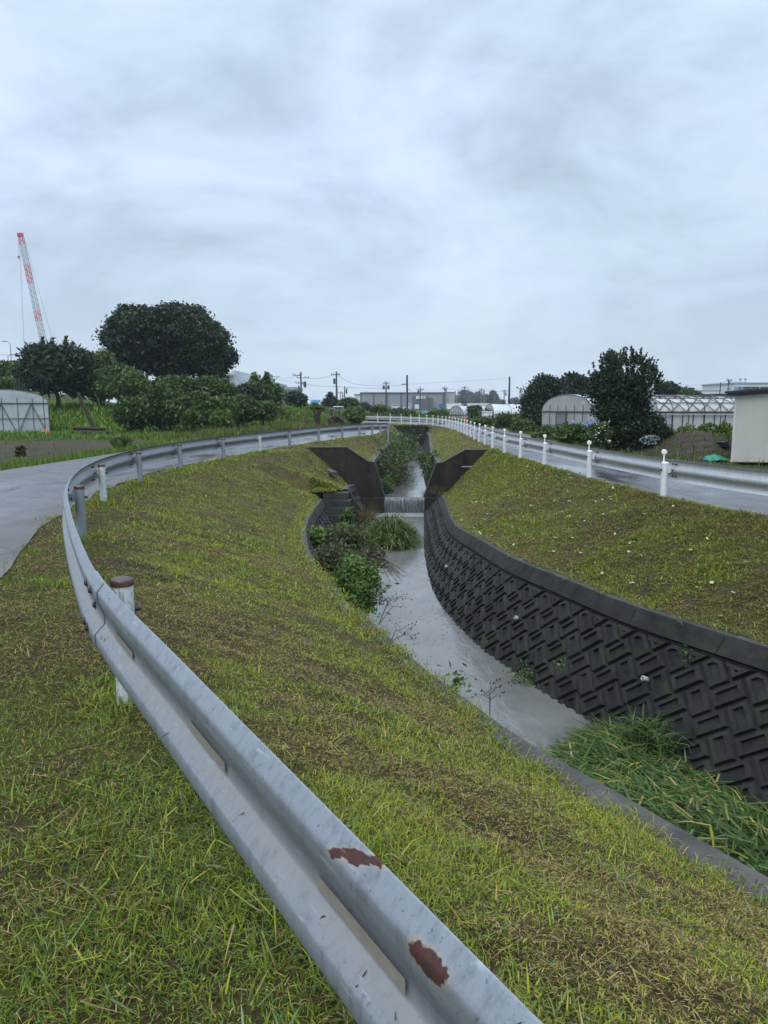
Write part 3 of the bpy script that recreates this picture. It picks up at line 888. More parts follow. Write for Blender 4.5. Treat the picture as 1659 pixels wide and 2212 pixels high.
def guardrail(name_label, xy, road_side, z0, posts, panel, mat, post_kind, near_detail=False, rust=()):
    P, S, T = rail_frames(xy)
    N = np.stack([T[:, 1], -T[:, 0]], 1)*road_side
    root = empty('guardrail', (P[0][0], P[0][1], 0), name_label, 'guardrail')
    cuts = [S[0]]
    # panels meet near posts
    ps = []
    for (x, y) in posts:
        ps.append(float(S[np.argmin((P[:, 0]-x)**2 + (P[:, 1]-y)**2)]))
    s = 0.0
    joints = [q for q in ps][::1]
    last = 0.0
    for q in joints:
        if q-last > panel*.75:
            cuts.append(q-.12); last = q
    cuts.append(S[-1])
    for a, b in zip(cuts[:-1], cuts[1:]):
        i0 = int(np.searchsorted(S, a)); i1 = min(len(S), int(np.searchsorted(S, b + .30))+1)
        if i1-i0 < 3: continue
        # the near panel laps over the next one: each strip runs on a slightly different offset
        step = np.linspace(.0065, 0.0, i1-i0)
        N2 = N
        mb, loop = rail_panel(P + N*0, T, road_side, z0, i0, i1, .0065*(cuts.index(a) % 2))
        me = mb.mesh('rail_panel', mat, 50)
        rail_attrs(me, loop, i0, S, rust, .75 if near_detail else .25)
        link('rail_panel', me, root)
    for k, ((x, y), sp) in enumerate(zip(posts, ps)):
        i = int(np.argmin(np.abs(S-sp)))
        p, n, t = P[i], N[i], T[i]
        c = Vector((p[0]-n[0]*.105, p[1]-n[1]*.105, 0))
        d3 = Vector((n[0], n[1], 0)); t3 = Vector((t[0], t[1], 0))
        far = math.hypot(x, y)
        kind = post_kind(k)
        h = kind['h']; r = .054
        nn = 20 if far < 20 else 10
        tilt = Vector((random.uniform(-.012, .012), random.uniform(-.012, .012), 0))
        body = MB().tube([c+Vector((0, 0, -.35)), c, c+tilt+Vector((0, 0, h))], r, nn)
        post = body.build('post', kind['mat'], root, smooth=40)
        top = c+tilt+Vector((0, 0, h))
        if kind['cap'] is not None:
            MB().lathe(top, [(r+.001, -.028), (r+.003, -.027), (r+.004, -.002), (r-.002, .007), (r*.6, .014), (.004, .017)], nn).build('cap', kind['cap'], post, smooth=50)
        # bracket and bolts
        bz = z0+.175
        MB().bar(c+Vector((0, 0, bz))+d3*(r-.01), c+Vector((0, 0, bz))+d3*(.105-.004), .07, .09).build('bracket', kind['mat'], post)
        if far < 24:
            bolt(c+Vector((0, 0, bz))-d3*(r-.004), -d3, .014, .035).build('bolt', MAT['bolt'], post)
            if road_side*kind['side'] != 0:
                for (ds, dz) in ((-.09, .275), (.0, .275), (-.09, .075), (.0, .075), (-.04, .175)):
                    o = -.010
                    hh = .032 if dz != .175 else 0.0
                    q = Vector((p[0], p[1], z0+dz)) + t3*(ds-.05) + d3*(hh-.008)
                    bolt(q, -d3, .011, .026).build('bolt', MAT['bolt'], root)
        if kind.get('delin'):
            q = top + t3*.05 - d3*.0
            q = top + Vector((t3.x*.045, t3.y*.045, 0))
            st = MB().bar(q+Vector((0, 0, -.06)), q+Vector((0, 0, .13)), .022, .008)
            st.build('stem', MAT['white_paint'], post)
            face = Vector((0, -1, 0)) if y < 45 else Vector((.1, -1, 0)).normalized()
            M3 = face.to_track_quat('Z', 'Y').to_matrix()
            MB().lathe(q+Vector((0, 0, .175)), [(.036, -.014), (.045, -.012), (.045, .012), (.041, .016), (.018, .018)], 16 if far < 30 else 10, M=M3).build('reflector', MAT['reflector'], post, smooth=40)
    return root, P, S, T, N

# left rail: posts on the canal side
PL, SLr = path(railL_xy, .02)
def at_y(y):
    i = int(np.argmin(np.abs(PL[:, 1]-y))); return (PL[i, 0], PL[i, 1])
left_ys = [-.9, 3.72, 8.55, 11.75, 14.9, 18.0, 21.3, 24.6, 27.6, 31.3, 34.6]
left_posts = [at_y(y) for y in left_ys] + [(-1.3, 36.75), (-.62, 37.95), (-.25, 38.5), (.15, 38.9)]
def lk(k):
    rusty = k in (3, 7)
    return dict(h=.635 if k == 1 else .60, mat=MAT['post_rusty'] if k in (1, 3, 7) else MAT['post'], cap=MAT['rust'], side=1)
# rust scars on the top flange of the near panel, placed from the survey
def s_at(y): return float(SLr[np.argmin(np.abs(PL[:, 1]-y))])
P0, S0, T0 = rail_frames(railL_xy)
S_shift = 0.0
rust = [(s_at(1.385), .026, .034, .040, -2.1), (s_at(1.14), .060, .056, .024, -.35)]
railing, PLr, SLs, TL, NL = guardrail('grey galvanised guardrail with rust scars curving along the left road, dark capped posts',
    railL_xy, -1, .30, left_posts, 3.5, MAT['galv'], lk, True, rust)
# reflective strips in the valley of the near panels
def strip_on(s0, s1):
    i0, i1 = np.searchsorted(SLs, s0), np.searchsorted(SLs, s1)
    rows = []
    for i in range(i0, i1):
        p, n = PLr[i], NL[i]
        rows.append([(p[0]+n[0]*.0085, p[1]+n[1]*.0085, .30+z) for z in (.196, .164)])
    MB().grid(rows).build('reflective_strip', MAT['strip'], railing)
for y0, y1 in ((1.19, 1.56), (2.03, 2.40), (2.98, 3.34), (4.7, 5.1)):
    strip_on(s_at(y0), s_at(y1))
# the bolts seen at the lap near the closest post
i = int(np.argmin(np.abs(PLr[:, 1]-3.72)))
for ds, dz, hh in ((.10, .283, .030), (.26, .283, .030), (.12, .075, .049), (.27, .075, .049), (.2, .175, .0)):
    j = i + int(ds/.06)
    q = Vector((PLr[j][0]+NL[j][0]*(hh+.006), PLr[j][1]+NL[j][1]*(hh+.006), .30+dz))
    bolt(q, (NL[j][0], NL[j][1], 0), .016, .016).build('bolt', MAT['bolt'], railing)

# cut grass bits stuck on the wet rail
r_ = random.Random(11)
bt = MB()
for k in range(26):
    y = r_.choice((.9, 1.0, 1.15, 1.3, 1.5, 1.7, 2.0, 2.4, 2.9, 3.4)) + r_.uniform(-.1, .1)
    i = int(np.argmin(np.abs(PLr[:, 1]-y))); p, n, t = PLr[i], NL[i], TL[i]
    u = r_.choice((.25, .5, .7, .85, 2.6, 2.9))
    if u < 1: o, h = .004+.042*u, .147-.043*u
    else: o, h = .010, .33
    a = Vector((p[0]+n[0]*(o+.004), p[1]+n[1]*(o+.004), .30+h))
    L_ = r_.uniform(.015, .045)
    d = Vector((t[0]*r_.uniform(-1, 1), t[1]*r_.uniform(-1, 1), 0)) + Vector((n[0]*.7, n[1]*.7, -.7))*r_.uniform(-.8, .8)
    d = d.normalized()*L_
    q = d.cross(Vector((n[0], n[1], .8))).normalized()
    bt.tube([a, a+d*.5+q*L_*r_.uniform(-.25, .25), a+d], [.0014, .0018, .0006], 4)
MAT['bits'] = plain('cut_grass_bits', (.055, .050, .022), .7, .6, 40)
tag(bt.build('cut_grass_bits', MAT['bits']), kind='stuff')

# right rail: white posts with round reflectors, rail on the road side
PR, SR2 = path(railR_xy, .02)
def at_s(s):
    i = int(np.argmin(np.abs(SR2-s))); return (PR[i, 0], PR[i, 1])
def sR(y): return float(SR2[np.argmin(np.abs(PR[:, 1]-y))])
right_ys = [2.0, 6.2, 9.2, 12.7, 15.95, 19.45, 22.0, 24.4, 27.1, 29.6, 32.0, 34.4, 36.8]
right_posts = [at_s(sR(y)) for y in right_ys]
s = sR(36.8)+2.3
while s < SR2[-1]-.3:
    right_posts.append(at_s(s)); s += 2.05
def rk(k):
    return dict(h=.565, mat=MAT['white_post'], cap=MAT['white_post'], side=1, delin=True)
guardrail('white guardrail with round cream post reflectors along the right road, bending left far away',
    railR_xy, 1, .27, right_posts, 3.2, MAT['galv_far'], rk)
# ---------------------------------------------------------------- grass blades (uncountable: one mesh per area)
def blades(name, P, h, w, ang, lean, colr, label=None, cat=None, kind='stuff', curl=None, parent=None):
    """P (n,3) roots; h length; w width; ang heading; lean 0 upright..1 flat; colr (n,3)"""
    n = len(P)
    dx, dy = np.cos(ang), np.sin(ang)
    th = lean*PI/2
    c1 = curl if curl is not None else np.full(n, .35)
    th2 = th + c1
    up1 = np.cos(th)*h*.5; f1 = np.sin(th)*h*.5
    up2 = up1 + np.cos(th2)*h*.5; f2 = f1 + np.sin(th2)*h*.5
    V = np.zeros((n, 5, 3), np.float32)
    sx, sy = -dy*w/2, dx*w/2
    V[:, 0] = P + np.stack([sx, sy, 0*sx], 1)
    V[:, 1] = P - np.stack([sx, sy, 0*sx], 1)
    M = P + np.stack([dx*f1, dy*f1, up1], 1)
    V[:, 2] = M - np.stack([sx, sy, 0*sx], 1)*.8
    V[:, 3] = M + np.stack([sx, sy, 0*sx], 1)*.8
    V[:, 4] = P + np.stack([dx*f2, dy*f2, up2], 1)
    me = bpy.data.meshes.new(name)
    me.vertices.add(n*5)
    me.vertices.foreach_set('co', V.ravel())
    idx = (np.arange(n)*5)[:, None] + np.array([[0, 1, 2, 3, 3, 2, 4]])
    me.loops.add(n*7)
    me.loops.foreach_set('vertex_index', idx.ravel().astype(np.int32))
    me.polygons.add(n*2)
    st = (np.arange(n)*7)[:, None] + np.array([[0, 4]])
    me.polygons.foreach_set('loop_start', st.ravel().astype(np.int32))
    me.materials.append(MAT['blade'])
    a = me.color_attributes.new('col', 'FLOAT_COLOR', 'POINT')
    C = np.ones((n, 5, 4), np.float32)
    C[:, :, :3] = colr[:, None, :]
    a.data.foreach_set('color', C.ravel())
    me.update(calc_edges=True)
    o = link(name, me, parent)
    return tag(o, label, cat, None, kind)

YG = np.array([.275, .282, .031]); GR = np.array([.155, .215, .026]); DG = np.array([.080, .125, .026])
ST = np.array([.30, .225, .085]); BR = np.array([.100, .064, .030]); BG = np.array([.17, .235, .09])
OGR_ = np.array([.14, .125, .04])
def turf_colors(x, y, n, brown=0.0):
    a = fbm(x*.55, y*.55, 41, 3); b = fbm(x*2.3, y*2.3, 43, 3); c = fbm(x*.9+5, y*.9, 47, 3)
    dry = sstep(.47, .62, .58*a + .42*b + brown)          # patches of dry clippings
    r = rng.random(n)
    live = np.where((r < .56)[:, None], YG, np.where((r < .84)[:, None], GR, DG))
    live = live*(1-.35*sstep(.4, .65, c))[:, None] + np.where((sstep(.4, .65, c)*.35)[:, None] > 0, GR*.35*sstep(.4, .65, c)[:, None], 0)
    verge = (1-sstep(-.25, .7, x-crestL(np.clip(y, -6, 60))))*sstep(20, 12, y)*.62
    live = np.where((rng.random(n) < verge)[:, None], np.where((rng.random(n) < .5)[:, None], GR*.8, DG), live)
    bl = rng.random(n) < .08
    live = np.where(bl[:, None], BG, live)
    r2 = rng.random(n)
    dead = np.where((r2 < .42)[:, None], ST, BR)
    isdead = rng.random(n) < (.09 + .58*dry)
    colr = np.where(isdead[:, None], dead, live)
    colr *= (.62 + .76*rng.random(n))[:, None]
    return colr.astype(np.float32), isdead, dry

def turf(name, fa, fb, zf, y0, y1, dens, hscale=1.0, brown=0.0, seed=0, keep=None, combed=0.0):
    Ps, = [[]]
    ys = np.geomspace(max(y0, .25), y1, 46) if y0 < 2 else np.linspace(y0, y1, 40)
    for a, b in zip(ys[:-1], ys[1:]):
        m = (a+b)/2
        xa, xb = float(fa(m)), float(fb(m))
        lim = m*.56 + 1.2                      # what a camera near this one could see
        xa, xb = max(xa, -lim), min(xb, lim)
        if xb <= xa: continue
        r = math.hypot((xa+xb)/2*.6, m)
        n = int((xb-xa)*(b-a)*dens*min(1.0, (2.6/max(r, .8))**1.15))
        if n < 1: continue
        y = rng.uniform(a, b, n); t = rng.random(n)
        A, B = fa(y), fb(y)
        x = np.maximum(A, -lim) + (np.minimum(B, lim)-np.maximum(A, -lim))*t
        Ps.append(np.stack([x, y], 1))
    P = np.concatenate(Ps)
    if keep is not None: P = P[keep(P[:, 0], P[:, 1])]
    x, y = P[:, 0], P[:, 1]
    bare = sstep(.60, .72, fbm(x*.8+11, y*.8, 77, 3)*.5 + fbm(x*3.1, y*3.1, 78, 3)*.5)
    k = rng.random(len(x)) > .72*bare
    x, y = x[k], y[k]
    n = len(x)
    r = np.hypot(x, y)
    colr, dead, dry = turf_colors(x, y, n, brown)
    tall = sstep(.56, .74, fbm(x*1.7, y*1.7, 51, 2))*(1-dry)
    h = (.018 + .024*rng.random(n) + .045*tall*rng.random(n))*hscale
    lng = rng.random(n) < .010
    h = np.where(lng, h*2.3, h)
    h = np.where(dead, h*.85, h)
    w = (.0026 + .0026*rng.random(n))*np.maximum(1, r/4.0)**.85
    w = np.where(lng, w*1.35, np.where(dead, w*.8, w))
    ang = rng.uniform(0, 2*PI, n)
    lean = np.where(dead, rng.uniform(.7, 1.02, n), rng.uniform(.1, .92, n))
    lean = np.where(lng, rng.uniform(.3, .8, n), lean)
    h = h*np.maximum(1, r/9.0)**.35
    z = zf(x, y) + np.where(dead, .010+.012*rng.random(n), -.002)
    if combed:
        cm = rng.random(n) < combed
        ang = np.where(cm, rng.normal(-2.6, .45, n), ang)
    print(name, n)
    return blades(name, np.stack([x, y, z], 1), h, w, ang, lean, colr, kind='stuff', curl=rng.uniform(.1, .9, n))

lce = lambda y: LE(y)+.01
rce = lambda y: rc(y) + .07*slope_k(rc, y)
posts_xy = np.array(left_posts)
turf('mown_grass', roLi, lce, zbL, .3, 12, 13000, combed=.15)
turf('mown_grass', roLi, lce, zbL, 12, 27, 9500, combed=.35)
turf('mown_grass', rce, lambda y: railR(y)-.02, zbR, 4.5, 27, 17000, hscale=1.3, brown=.035, combed=.3)
turf('mown_grass', lambda y: roLi(y)+.3, lambda y: lcU(y)-.1, zbLU, 27.1, 61, 6500, brown=.08)
turf('mown_grass', lambda y: rcU(y)+.1, lambda y: railR(y)-.02, zbRU, 27.1, 61, 6500, brown=.10)
turf('mown_grass', lambda y: 0*y-3.0, lambda y: 0*y+4.0, zB, 61.2, 70, 6500, brown=.08, keep=lambda x, y: x < np.interp(y, [61, 65, 69, 72], [3.3, 2.3, .5, -1.6]))

def tufts(name, cx, cy, zf, rad, n, h, colr, wmul=1.0, lean=(.1, .7)):
    """loose longer grass around given points"""
    X, Y = [], []
    for a, b in zip(cx, cy):
        q = rng.normal(0, rad, (n, 2)); X.append(a+q[:, 0]); Y.append(b+q[:, 1])
    x = np.concatenate(X); y = np.concatenate(Y); m = len(x)
    c = np.array(colr)[rng.integers(0, len(colr), m)]*(.6+.8*rng.random(m))[:, None]
    return blades(name, np.stack([x, y, zf(x, y)], 1), h*(.5+rng.random(m)), (.004+.004*rng.random(m))*wmul*np.maximum(1, np.hypot(x, y)/5)**.7,
                  rng.uniform(0, 2*PI, m), rng.uniform(lean[0], lean[1], m), c.astype(np.float32), curl=rng.uniform(.2, 1.2, m))
pp = [(x+.10, y-.02) for x, y in left_posts if y > 1]
tufts('post_grass', [p[0] for p in pp], [p[1] for p in pp], zbL, .16, 260, .11, [YG*.8, GR, GR*.9])
q_x = rng.uniform(-2.1, -1.35, 46); q_y = rng.uniform(22.28, 22.75, 46)
tufts('recess_grass', q_x, q_y, zbL, .07, 60, .12, [YG*.85, GR, DG, ST*.7], lean=(.3, 1.1))
q = rng.uniform(0, 1, (70, 2)); ty = 1.2+q[:, 0]**1.3*12; tx = roLi(ty)*(1-q[:, 1]) + lce(ty)*q[:, 1]
tufts('long_grass', tx, ty, zbL, .10, 60, .085, [YG*.9, GR, GR, DG, BG*.8])
ey = rng.uniform(3.4, 22, 330)
tufts('edge_grass', lce(ey)+.0, ey, zbL, .065, 30, .075, [YG*.85, GR, DG, ST*.8], lean=(.2, .9))
ey = rng.uniform(6.5, 27, 200)
tufts('edge_grass', rce(ey)+.03, ey, zbR, .06, 20, .07, [GR, DG, ST*.8, BR], lean=(.3, .95))
# loose straws and cut stalks lying on top, long flat ones
def litter(name, fa, fb, zf, y0, y1, n, h, cols, wid=.004):
    y = y0 + (y1-y0)*rng.random(n)**1.5; t = rng.random(n)
    x = fa(y)+(fb(y)-fa(y))*t
    c = np.array(cols)[rng.integers(0, len(cols), n)]*(.7+.6*rng.random(n))[:, None]
    return blades(name, np.stack([x, y, zf(x, y)+.035], 1), h*(.4+rng.random(n)), wid*(.6+.8*rng.random(n))*np.maximum(1, np.hypot(x, y)/5)**.7,
                  rng.uniform(0, 2*PI, n), rng.uniform(.9, 1.04, n), c.astype(np.float32), curl=rng.uniform(-.1, .25, n))
litter('cut_straws', roLi, lce, zbL, .8, 22, 2600, .14, [ST, ST*.8, BG*.8, YG*.9])
litter('cut_straws', rce, lambda y: railR(y)-.1, zbR, 6.5, 26, 2800, .20, [ST*.8, ST*.6, GR, BR, BG*.7])

litter('long_blades', roLi, lce, zbL, .7, 4.5, 420, .11, [GR, YG*.9, BG*.8, DG], .005)
litter('long_blades', rce, lambda y: railR(y)-.1, zbR, 6.5, 20, 1600, .24, [GR*.9, DG, BG*.8, YG*.8], .006)
# pale fallen leaves on the right bank
n = 150
y = 7.0 + 13*rng.random(n)**1.3; t = rng.random(n)**.8
x = rce(y)+(railR(y)-.1-rce(y))*t
mb = MB()
for a, b in zip(x, y):
    z = float(zbR(np.array([a]), np.array([b]))[0]) + .045
    s = random.uniform(.022, .045); an = random.uniform(0, 2*PI)
    tl = Matrix.Rotation(random.uniform(-.5, .5), 3, 'X') @ Matrix.Rotation(an, 3, 'Z')
    vs = [tl @ Vector(v)*s + Vector((a, b, z)) for v in ((-1, 0, .1), (-.3, -.55, 0), (.6, -.4, .15), (1.1, 0, 0), (.6, .4, .15), (-.3, .55, 0))]
    mb.add(vs, [(0, 1, 2, 3), (0, 3, 4, 5)])
MAT['fallen'] = plain('pale_fallen_leaf', (.29, .30, .16), .5, .5, 9)
tag(mb.build('fallen_leaves', MAT['fallen']), kind='stuff')

# ---------------------------------------------------------------- leaf clouds
def leaf_mesh(name, pts, out, size, mat, tint, parent=None, elong=1.9, up=0.0, spread=.9):
    n = len(pts)
    nrm = out*(1-spread) + rng.normal(0, 1, (n, 3))*spread
    nrm[:, 2] += up
    nrm /= np.linalg.norm(nrm, axis=1)[:, None] + 1e-9
    d = rng.normal(0, 1, (n, 3)); d[:, 2] -= .35
    d -= nrm*(d*nrm).sum(1)[:, None]; d /= np.linalg.norm(d, axis=1)[:, None] + 1e-9
    b = np.cross(nrm, d)
    s = size*(.55+.9*rng.random(n))
    L = d*(s*elong/2)[:, None]; Wd = b*(s/2)[:, None]
    V = np.stack([pts-L, pts-L*.1-Wd+nrm*(s*.12)[:, None], pts+L, pts-L*.1+Wd+nrm*(s*.12)[:, None]], 1).astype(np.float32)
    me = bpy.data.meshes.new(name)
    me.vertices.add(n*4); me.vertices.foreach_set('co', V.ravel())
    me.loops.add(n*4); me.loops.foreach_set('vertex_index', np.arange(n*4, dtype=np.int32))
    me.polygons.add(n); me.polygons.foreach_set('loop_start', (np.arange(n)*4).astype(np.int32))
    me.materials.append(mat)
    a = me.attributes.new('tint', 'FLOAT', 'FACE'); a.data.foreach_set('value', np.clip(tint, 0, 1).astype(np.float32))
    me.update(calc_edges=True)
    return link(name, me, parent)

def lobes_round(c, rad, k, sd, flat=.75, low=-.5):
    r_ = np.random.default_rng(sd)
    L = []
    for i in range(k):
        while True:
            v = r_.normal(0, 1, 3); v /= np.linalg.norm(v)
            if v[2] > low: break
        q = r_.uniform(.45, .74)
        cc = np.array(c) + v*np.array(rad)*q
        rr = np.array(rad)*r_.uniform(.27, .44)
        rr[2] *= flat
        L.append((cc, rr))
    L.append((np.array(c), np.array(rad)*.62))
    return L
def lobe_points(L, n, sd, cl=14, inner=.18, jit=.16, cap=9.0):
    """points on the outer skin of a union of ellipsoids, gathered into clumps"""
    r_ = np.random.default_rng(sd)
    vol = np.array([np.prod(rr)**(2/3) for _, rr in L]); vol /= vol.sum()
    m = max(8, n//cl)
    pts, outs, tint = [], [], []
    which = r_.choice(len(L), m*3, p=vol)
    v = r_.normal(0, 1, (m*3, 3)); v /= np.linalg.norm(v, axis=1)[:, None]
    C = np.array([L[i][0] for i in which]); Rr = np.array([L[i][1] for i in which])
    q = np.where(r_.random(m*3) < inner, r_.uniform(.4, .9, m*3), r_.uniform(.88, 1.08, m*3))
    P = C + v*Rr*q[:, None]
    ok = np.ones(len(P), bool)
    for cc, rr in L:
        ok &= ~((((P-cc)/(rr*.86))**2).sum(1) < 1) | (q < .88)
    P, v, Rr = P[ok][:m], v[ok][:m], Rr[ok][:m]
    k = int(math.ceil(n/max(1, len(P))))
    PP = np.repeat(P, k, 0); VV = np.repeat(v, k, 0)
    sc = np.minimum(np.repeat(Rr.mean(1), k)*jit*2.0, cap)
    PP = PP + r_.normal(0, 1, PP.shape)*sc[:, None]*np.array([1, 1, .7])
    lt = r_.normal(0, .16, len(L))
    t = np.repeat(r_.normal(.45, .15, len(P)) + lt[which[ok][:m]], k) + r_.normal(0, .12, len(PP))
    return PP[:n], VV[:n], t[:n]

def plant(name, label, cat, px, base_z, d, mat, n, leaf, sd, group=None, k=14, depth=.8, trunk=None, flat=.8, low=-.45, elong=1.9,
          crown='crown', stem='trunk', stems=1, bark='bark', jit=.16, cl=14, base_off=0.0, sprigs=0, lobes=None):
    """px = (x0, y0, x1, y1) extent of the crown on the survey, d = distance"""
    x0, y0, x1, y1 = px
    a = W(x0, (y0+y1)/2, d); b = W(x1, (y0+y1)/2, d)
    tp = W((x0+x1)/2, y0, d).z; bt = W((x0+x1)/2, y1, d).z
    rx = (b.x-a.x)/2; rz = (tp-bt)/2
    c = ((a.x+b.x)/2, d, (tp+bt)/2)
    root = empty(name, (c[0]+base_off, d, base_z), label, cat, group)
    rad = np.array([rx, rx*depth, rz])
    L = lobes(c, rad) if lobes else lobes_round(c, rad*.94, k, sd, flat, low)
    P, V, T = lobe_points(L, n, sd, cl, jit=jit, cap=leaf*2.6)
    if sprigs:                              # thin shoots standing out of the outline
        r_ = np.random.default_rng(sd+3)
        SP, SV = [], []
        for i in range(sprigs):
            v = r_.normal(0, 1, 3); v[2] = abs(v[2])*1.2+.1; v /= np.linalg.norm(v)
            q0 = np.array(c) + v*rad*.86
            ln = rz*r_.uniform(.12, .34)
            dr = v*.5 + np.array([0, 0, .8]) + r_.normal(0, .25, 3); dr /= np.linalg.norm(dr)
            m = 26
            tt = r_.random(m)
            SP.append(q0 + dr*ln*tt[:, None] + r_.normal(0, leaf*.55, (m, 3))*(1.15-tt)[:, None]); SV.append(np.repeat(dr[None], m, 0))
        P = np.concatenate([P]+SP); V = np.concatenate([V]+SV); T = np.concatenate([T, r_.normal(.55, .15, len(P)-len(T))])
    leaf_mesh(crown, P, V, leaf, mat, T, root, elong)
    tr = MB()
    if trunk is None: trunk = max(.03, rx*.06)
    r_ = random.Random(sd)
    for s in range(stems):
        ox = 0 if stems == 1 else r_.uniform(-rx*.4, rx*.4)
        g = Vector((c[0]+base_off+ox*.6, d+r_.uniform(-.1, .1), base_z-.1))
        fork = Vector((c[0]+ox, d, bt + rz*.45))
        tr.tube([g, g.lerp(fork, .5)+Vector((r_.uniform(-.1, .1)*rx, 0, 0)), fork], [trunk*1.25, trunk, trunk*.8], 7)
        for i in range(5 if stems == 1 else 2):
            e = Vector(L[(i+s*2) % len(L)][0])
            tr.tube([fork, fork.lerp(e, .5)+Vector((0, 0, -.05*rz)), e], [trunk*.6, trunk*.4, trunk*.15], 5)
    tr.build(stem, MAT[bark], root, smooth=60)
    return root

def px_ground(px, d, f=zL):
    x = W(px, 900, d).x
    return float(f(np.array([x]), np.array([d]))[0])

# ---- the left side
def big_lobes(c, rad):
    L = [(np.array(c)+np.array([x*rad[0], 0, z*rad[2]]), np.array([s*rad[0], .62*rad[1], t*rad[2]])) for x, z, s, t in ((-.42, .0, .46, .55), (.02, .22, .62, .66), (.48, .05, .42, .55), (.1, -.3, .5, .4), (-.2, .52, .34, .36), (.24, .50, .34, .34))]
    r_ = np.random.default_rng(12)
    for i in range(64):
        a = r_.uniform(-.42, PI+.30); q = r_.uniform(.62, .86); dy = r_.uniform(-.85, .85)
        sh = math.sqrt(max(.15, 1-.55*dy*dy))
        ca, sa = math.cos(a), math.sin(a)
        x = math.copysign(abs(ca)**.62, ca)*q*sh; z = math.copysign(abs(sa)**.72, sa)*q*sh
        if z < -.3: z *= 1.4
        s = r_.uniform(.13, .23)
        L.append((np.array(c)+np.array([x*rad[0], dy*rad[1]*.9, z*rad[2]]), np.array([s*rad[0], s*rad[0], s*rad[2]*1.15])))
    for i in range(16):
        s = r_.uniform(.12, .2)
        L.append((np.array(c)+np.array([r_.uniform(-.75, .85)*rad[0], -.7*rad[1], r_.uniform(-.5, .4)*rad[2]]), np.array([s*rad[0], s*rad[0], s*rad[2]*1.1])))
    return L
plant('broadleaf_tree', 'huge dark domed tree standing high above the hedge on the left', 'tree', (240, 664, 496, 838), 1.3, 70, MAT['leaf_dark'], 90000, .17, 5, depth=.7, trunk=.34, jit=.13, cl=26, lobes=big_lobes, elong=1.6)
plant('loquat_tree', 'dark tree with a flat ragged top and drooping long leaves, behind the small plastic tunnel', 'tree', (46, 733, 188, 866), px_ground(128, 56), 56, MAT['leaf_dark'], 22000, .14, 8, k=20, trunk=.16, elong=3.2, sprigs=30, jit=.17)
plant('bushy_tree', 'mid green bushy tree between the ragged flat-topped tree and the huge dome', 'tree', (168, 752, 262, 842), px_ground(205, 64), 64, MAT['leaf_hedge'], 12000, .15, 10, k=14)
plant('low_tree', 'dark low tree under the left edge of the huge dome', 'tree', (208, 778, 300, 858), px_ground(250, 60), 60, MAT['leaf_hedge'], 10000, .14, 11, k=12)
for i, (bx, d, m, lb_) in enumerate((
        ((128, 786, 200, 872), 58, 'leaf_hedge', 'dark green shrub at the right foot of the ragged flat-topped tree'),
        ((182, 806, 250, 876), 57, 'leaf_hedge', 'green shrub between the leaning pole and the upper hedge row'),
        ((-30, 772, 46, 836), 75, 'leaf_hedge', 'dark green shrub at the left picture edge, below the lamp posts'),
        ((20, 776, 80, 826), 80, 'leaf_dark', 'dark shrub just left of the ragged flat-topped tree'),
        ((-25, 806, 66, 872), 62, 'leaf_mid', 'pale green shrub above the roof of the small plastic tunnel'),
        ((-40, 838, 20, 880), 58, 'leaf_dry', 'brownish shrub at the left edge just above the small plastic tunnel'))):
    plant('shrub', lb_, 'shrub', bx, px_ground((bx[0]+bx[2])/2, d), d, MAT[m], 7000, .14, 20+i, k=9, stems=3, crown='foliage', stem='stem')
hedge = [
    ((246, 858, 332, 936), 43.5, 'leaf_hedge', 'dark bush at the left end of the hedge, beside the leaning pole'),
    ((300, 838, 402, 934), 44.5, 'leaf_hedge', 'large rounded bush of the hedge, below the middle of the huge tree'),
    ((376, 850, 470, 930), 45.5, 'leaf_hedge', 'bush of the hedge below the right half of the huge tree'),
    ((440, 858, 520, 926), 46.5, 'leaf_mid', 'lighter bush of the hedge in front of the pale building with braces'),
    ((490, 856, 560, 918), 48, 'leaf_hedge', 'dark bush of the hedge left of the twin-topped tree'),
    ((545, 868, 602, 912), 49, 'leaf_mid', 'light green rounded bush at the right end of the hedge'),
    ((236, 806, 330, 868), 53, 'leaf_mid', 'yellowish green bush on the upper row of the hedge, left end'),
    ((318, 812, 430, 868), 54, 'leaf_hedge', 'broad bush on the upper row of the hedge, right under the huge crown'),
    ((415, 815, 505, 872), 54, 'leaf_hedge', 'bush on the upper row of the hedge, at the right foot of the huge tree'),
    ((495, 832, 570, 878), 55, 'leaf_dark', 'dark bush on the upper row of the hedge, beside the twin-topped tree'),
    ((395, 886, 438, 940), 41.5, 'leaf_mid', 'small thin young tree standing in front of the hedge'),
    ((455, 890, 500, 930), 43, 'leaf_bright', 'bright young shoots in front of the hedge'),
]
for i, (bx, d, m, lb_) in enumerate(hedge):
    plant('hedge_bush', lb_, 'bush', bx, px_ground((bx[0]+bx[2])/2, d), d, MAT[m], int(11500*((bx[2]-bx[0])/90)), .10, 40+i, group='bushes of the left hedge', k=13, stems=3, crown='foliage', stem='stem', sprigs=34, jit=.22, depth=.7, elong=2.4)
def twin(c, rad):
    L = [(np.array(c)+np.array([x*rad[0], y*rad[1], z*rad[2]]), np.array([s*rad[0], s*rad[1], t*rad[2]])) for x, y, z, s, t in
         ((-.28, 0, .66, .13, .30), (.30, .1, .70, .14, .30), (-.05, 0, .05, .5, .36), (.66, 0, -.05, .32, .30), (-.45, 0, -.3, .5, .40), (.25, 0, -.45, .7, .45), (.30, .1, .36, .20, .25))]
    return L
plant('twin_topped_tree', 'small tree with two upright tops at the right end of the hedge', 'tree', (520, 806, 606, 878), px_ground(565, 56), 56, MAT['leaf_hedge'], 9000, .12, 60, lobes=twin, jit=.2)
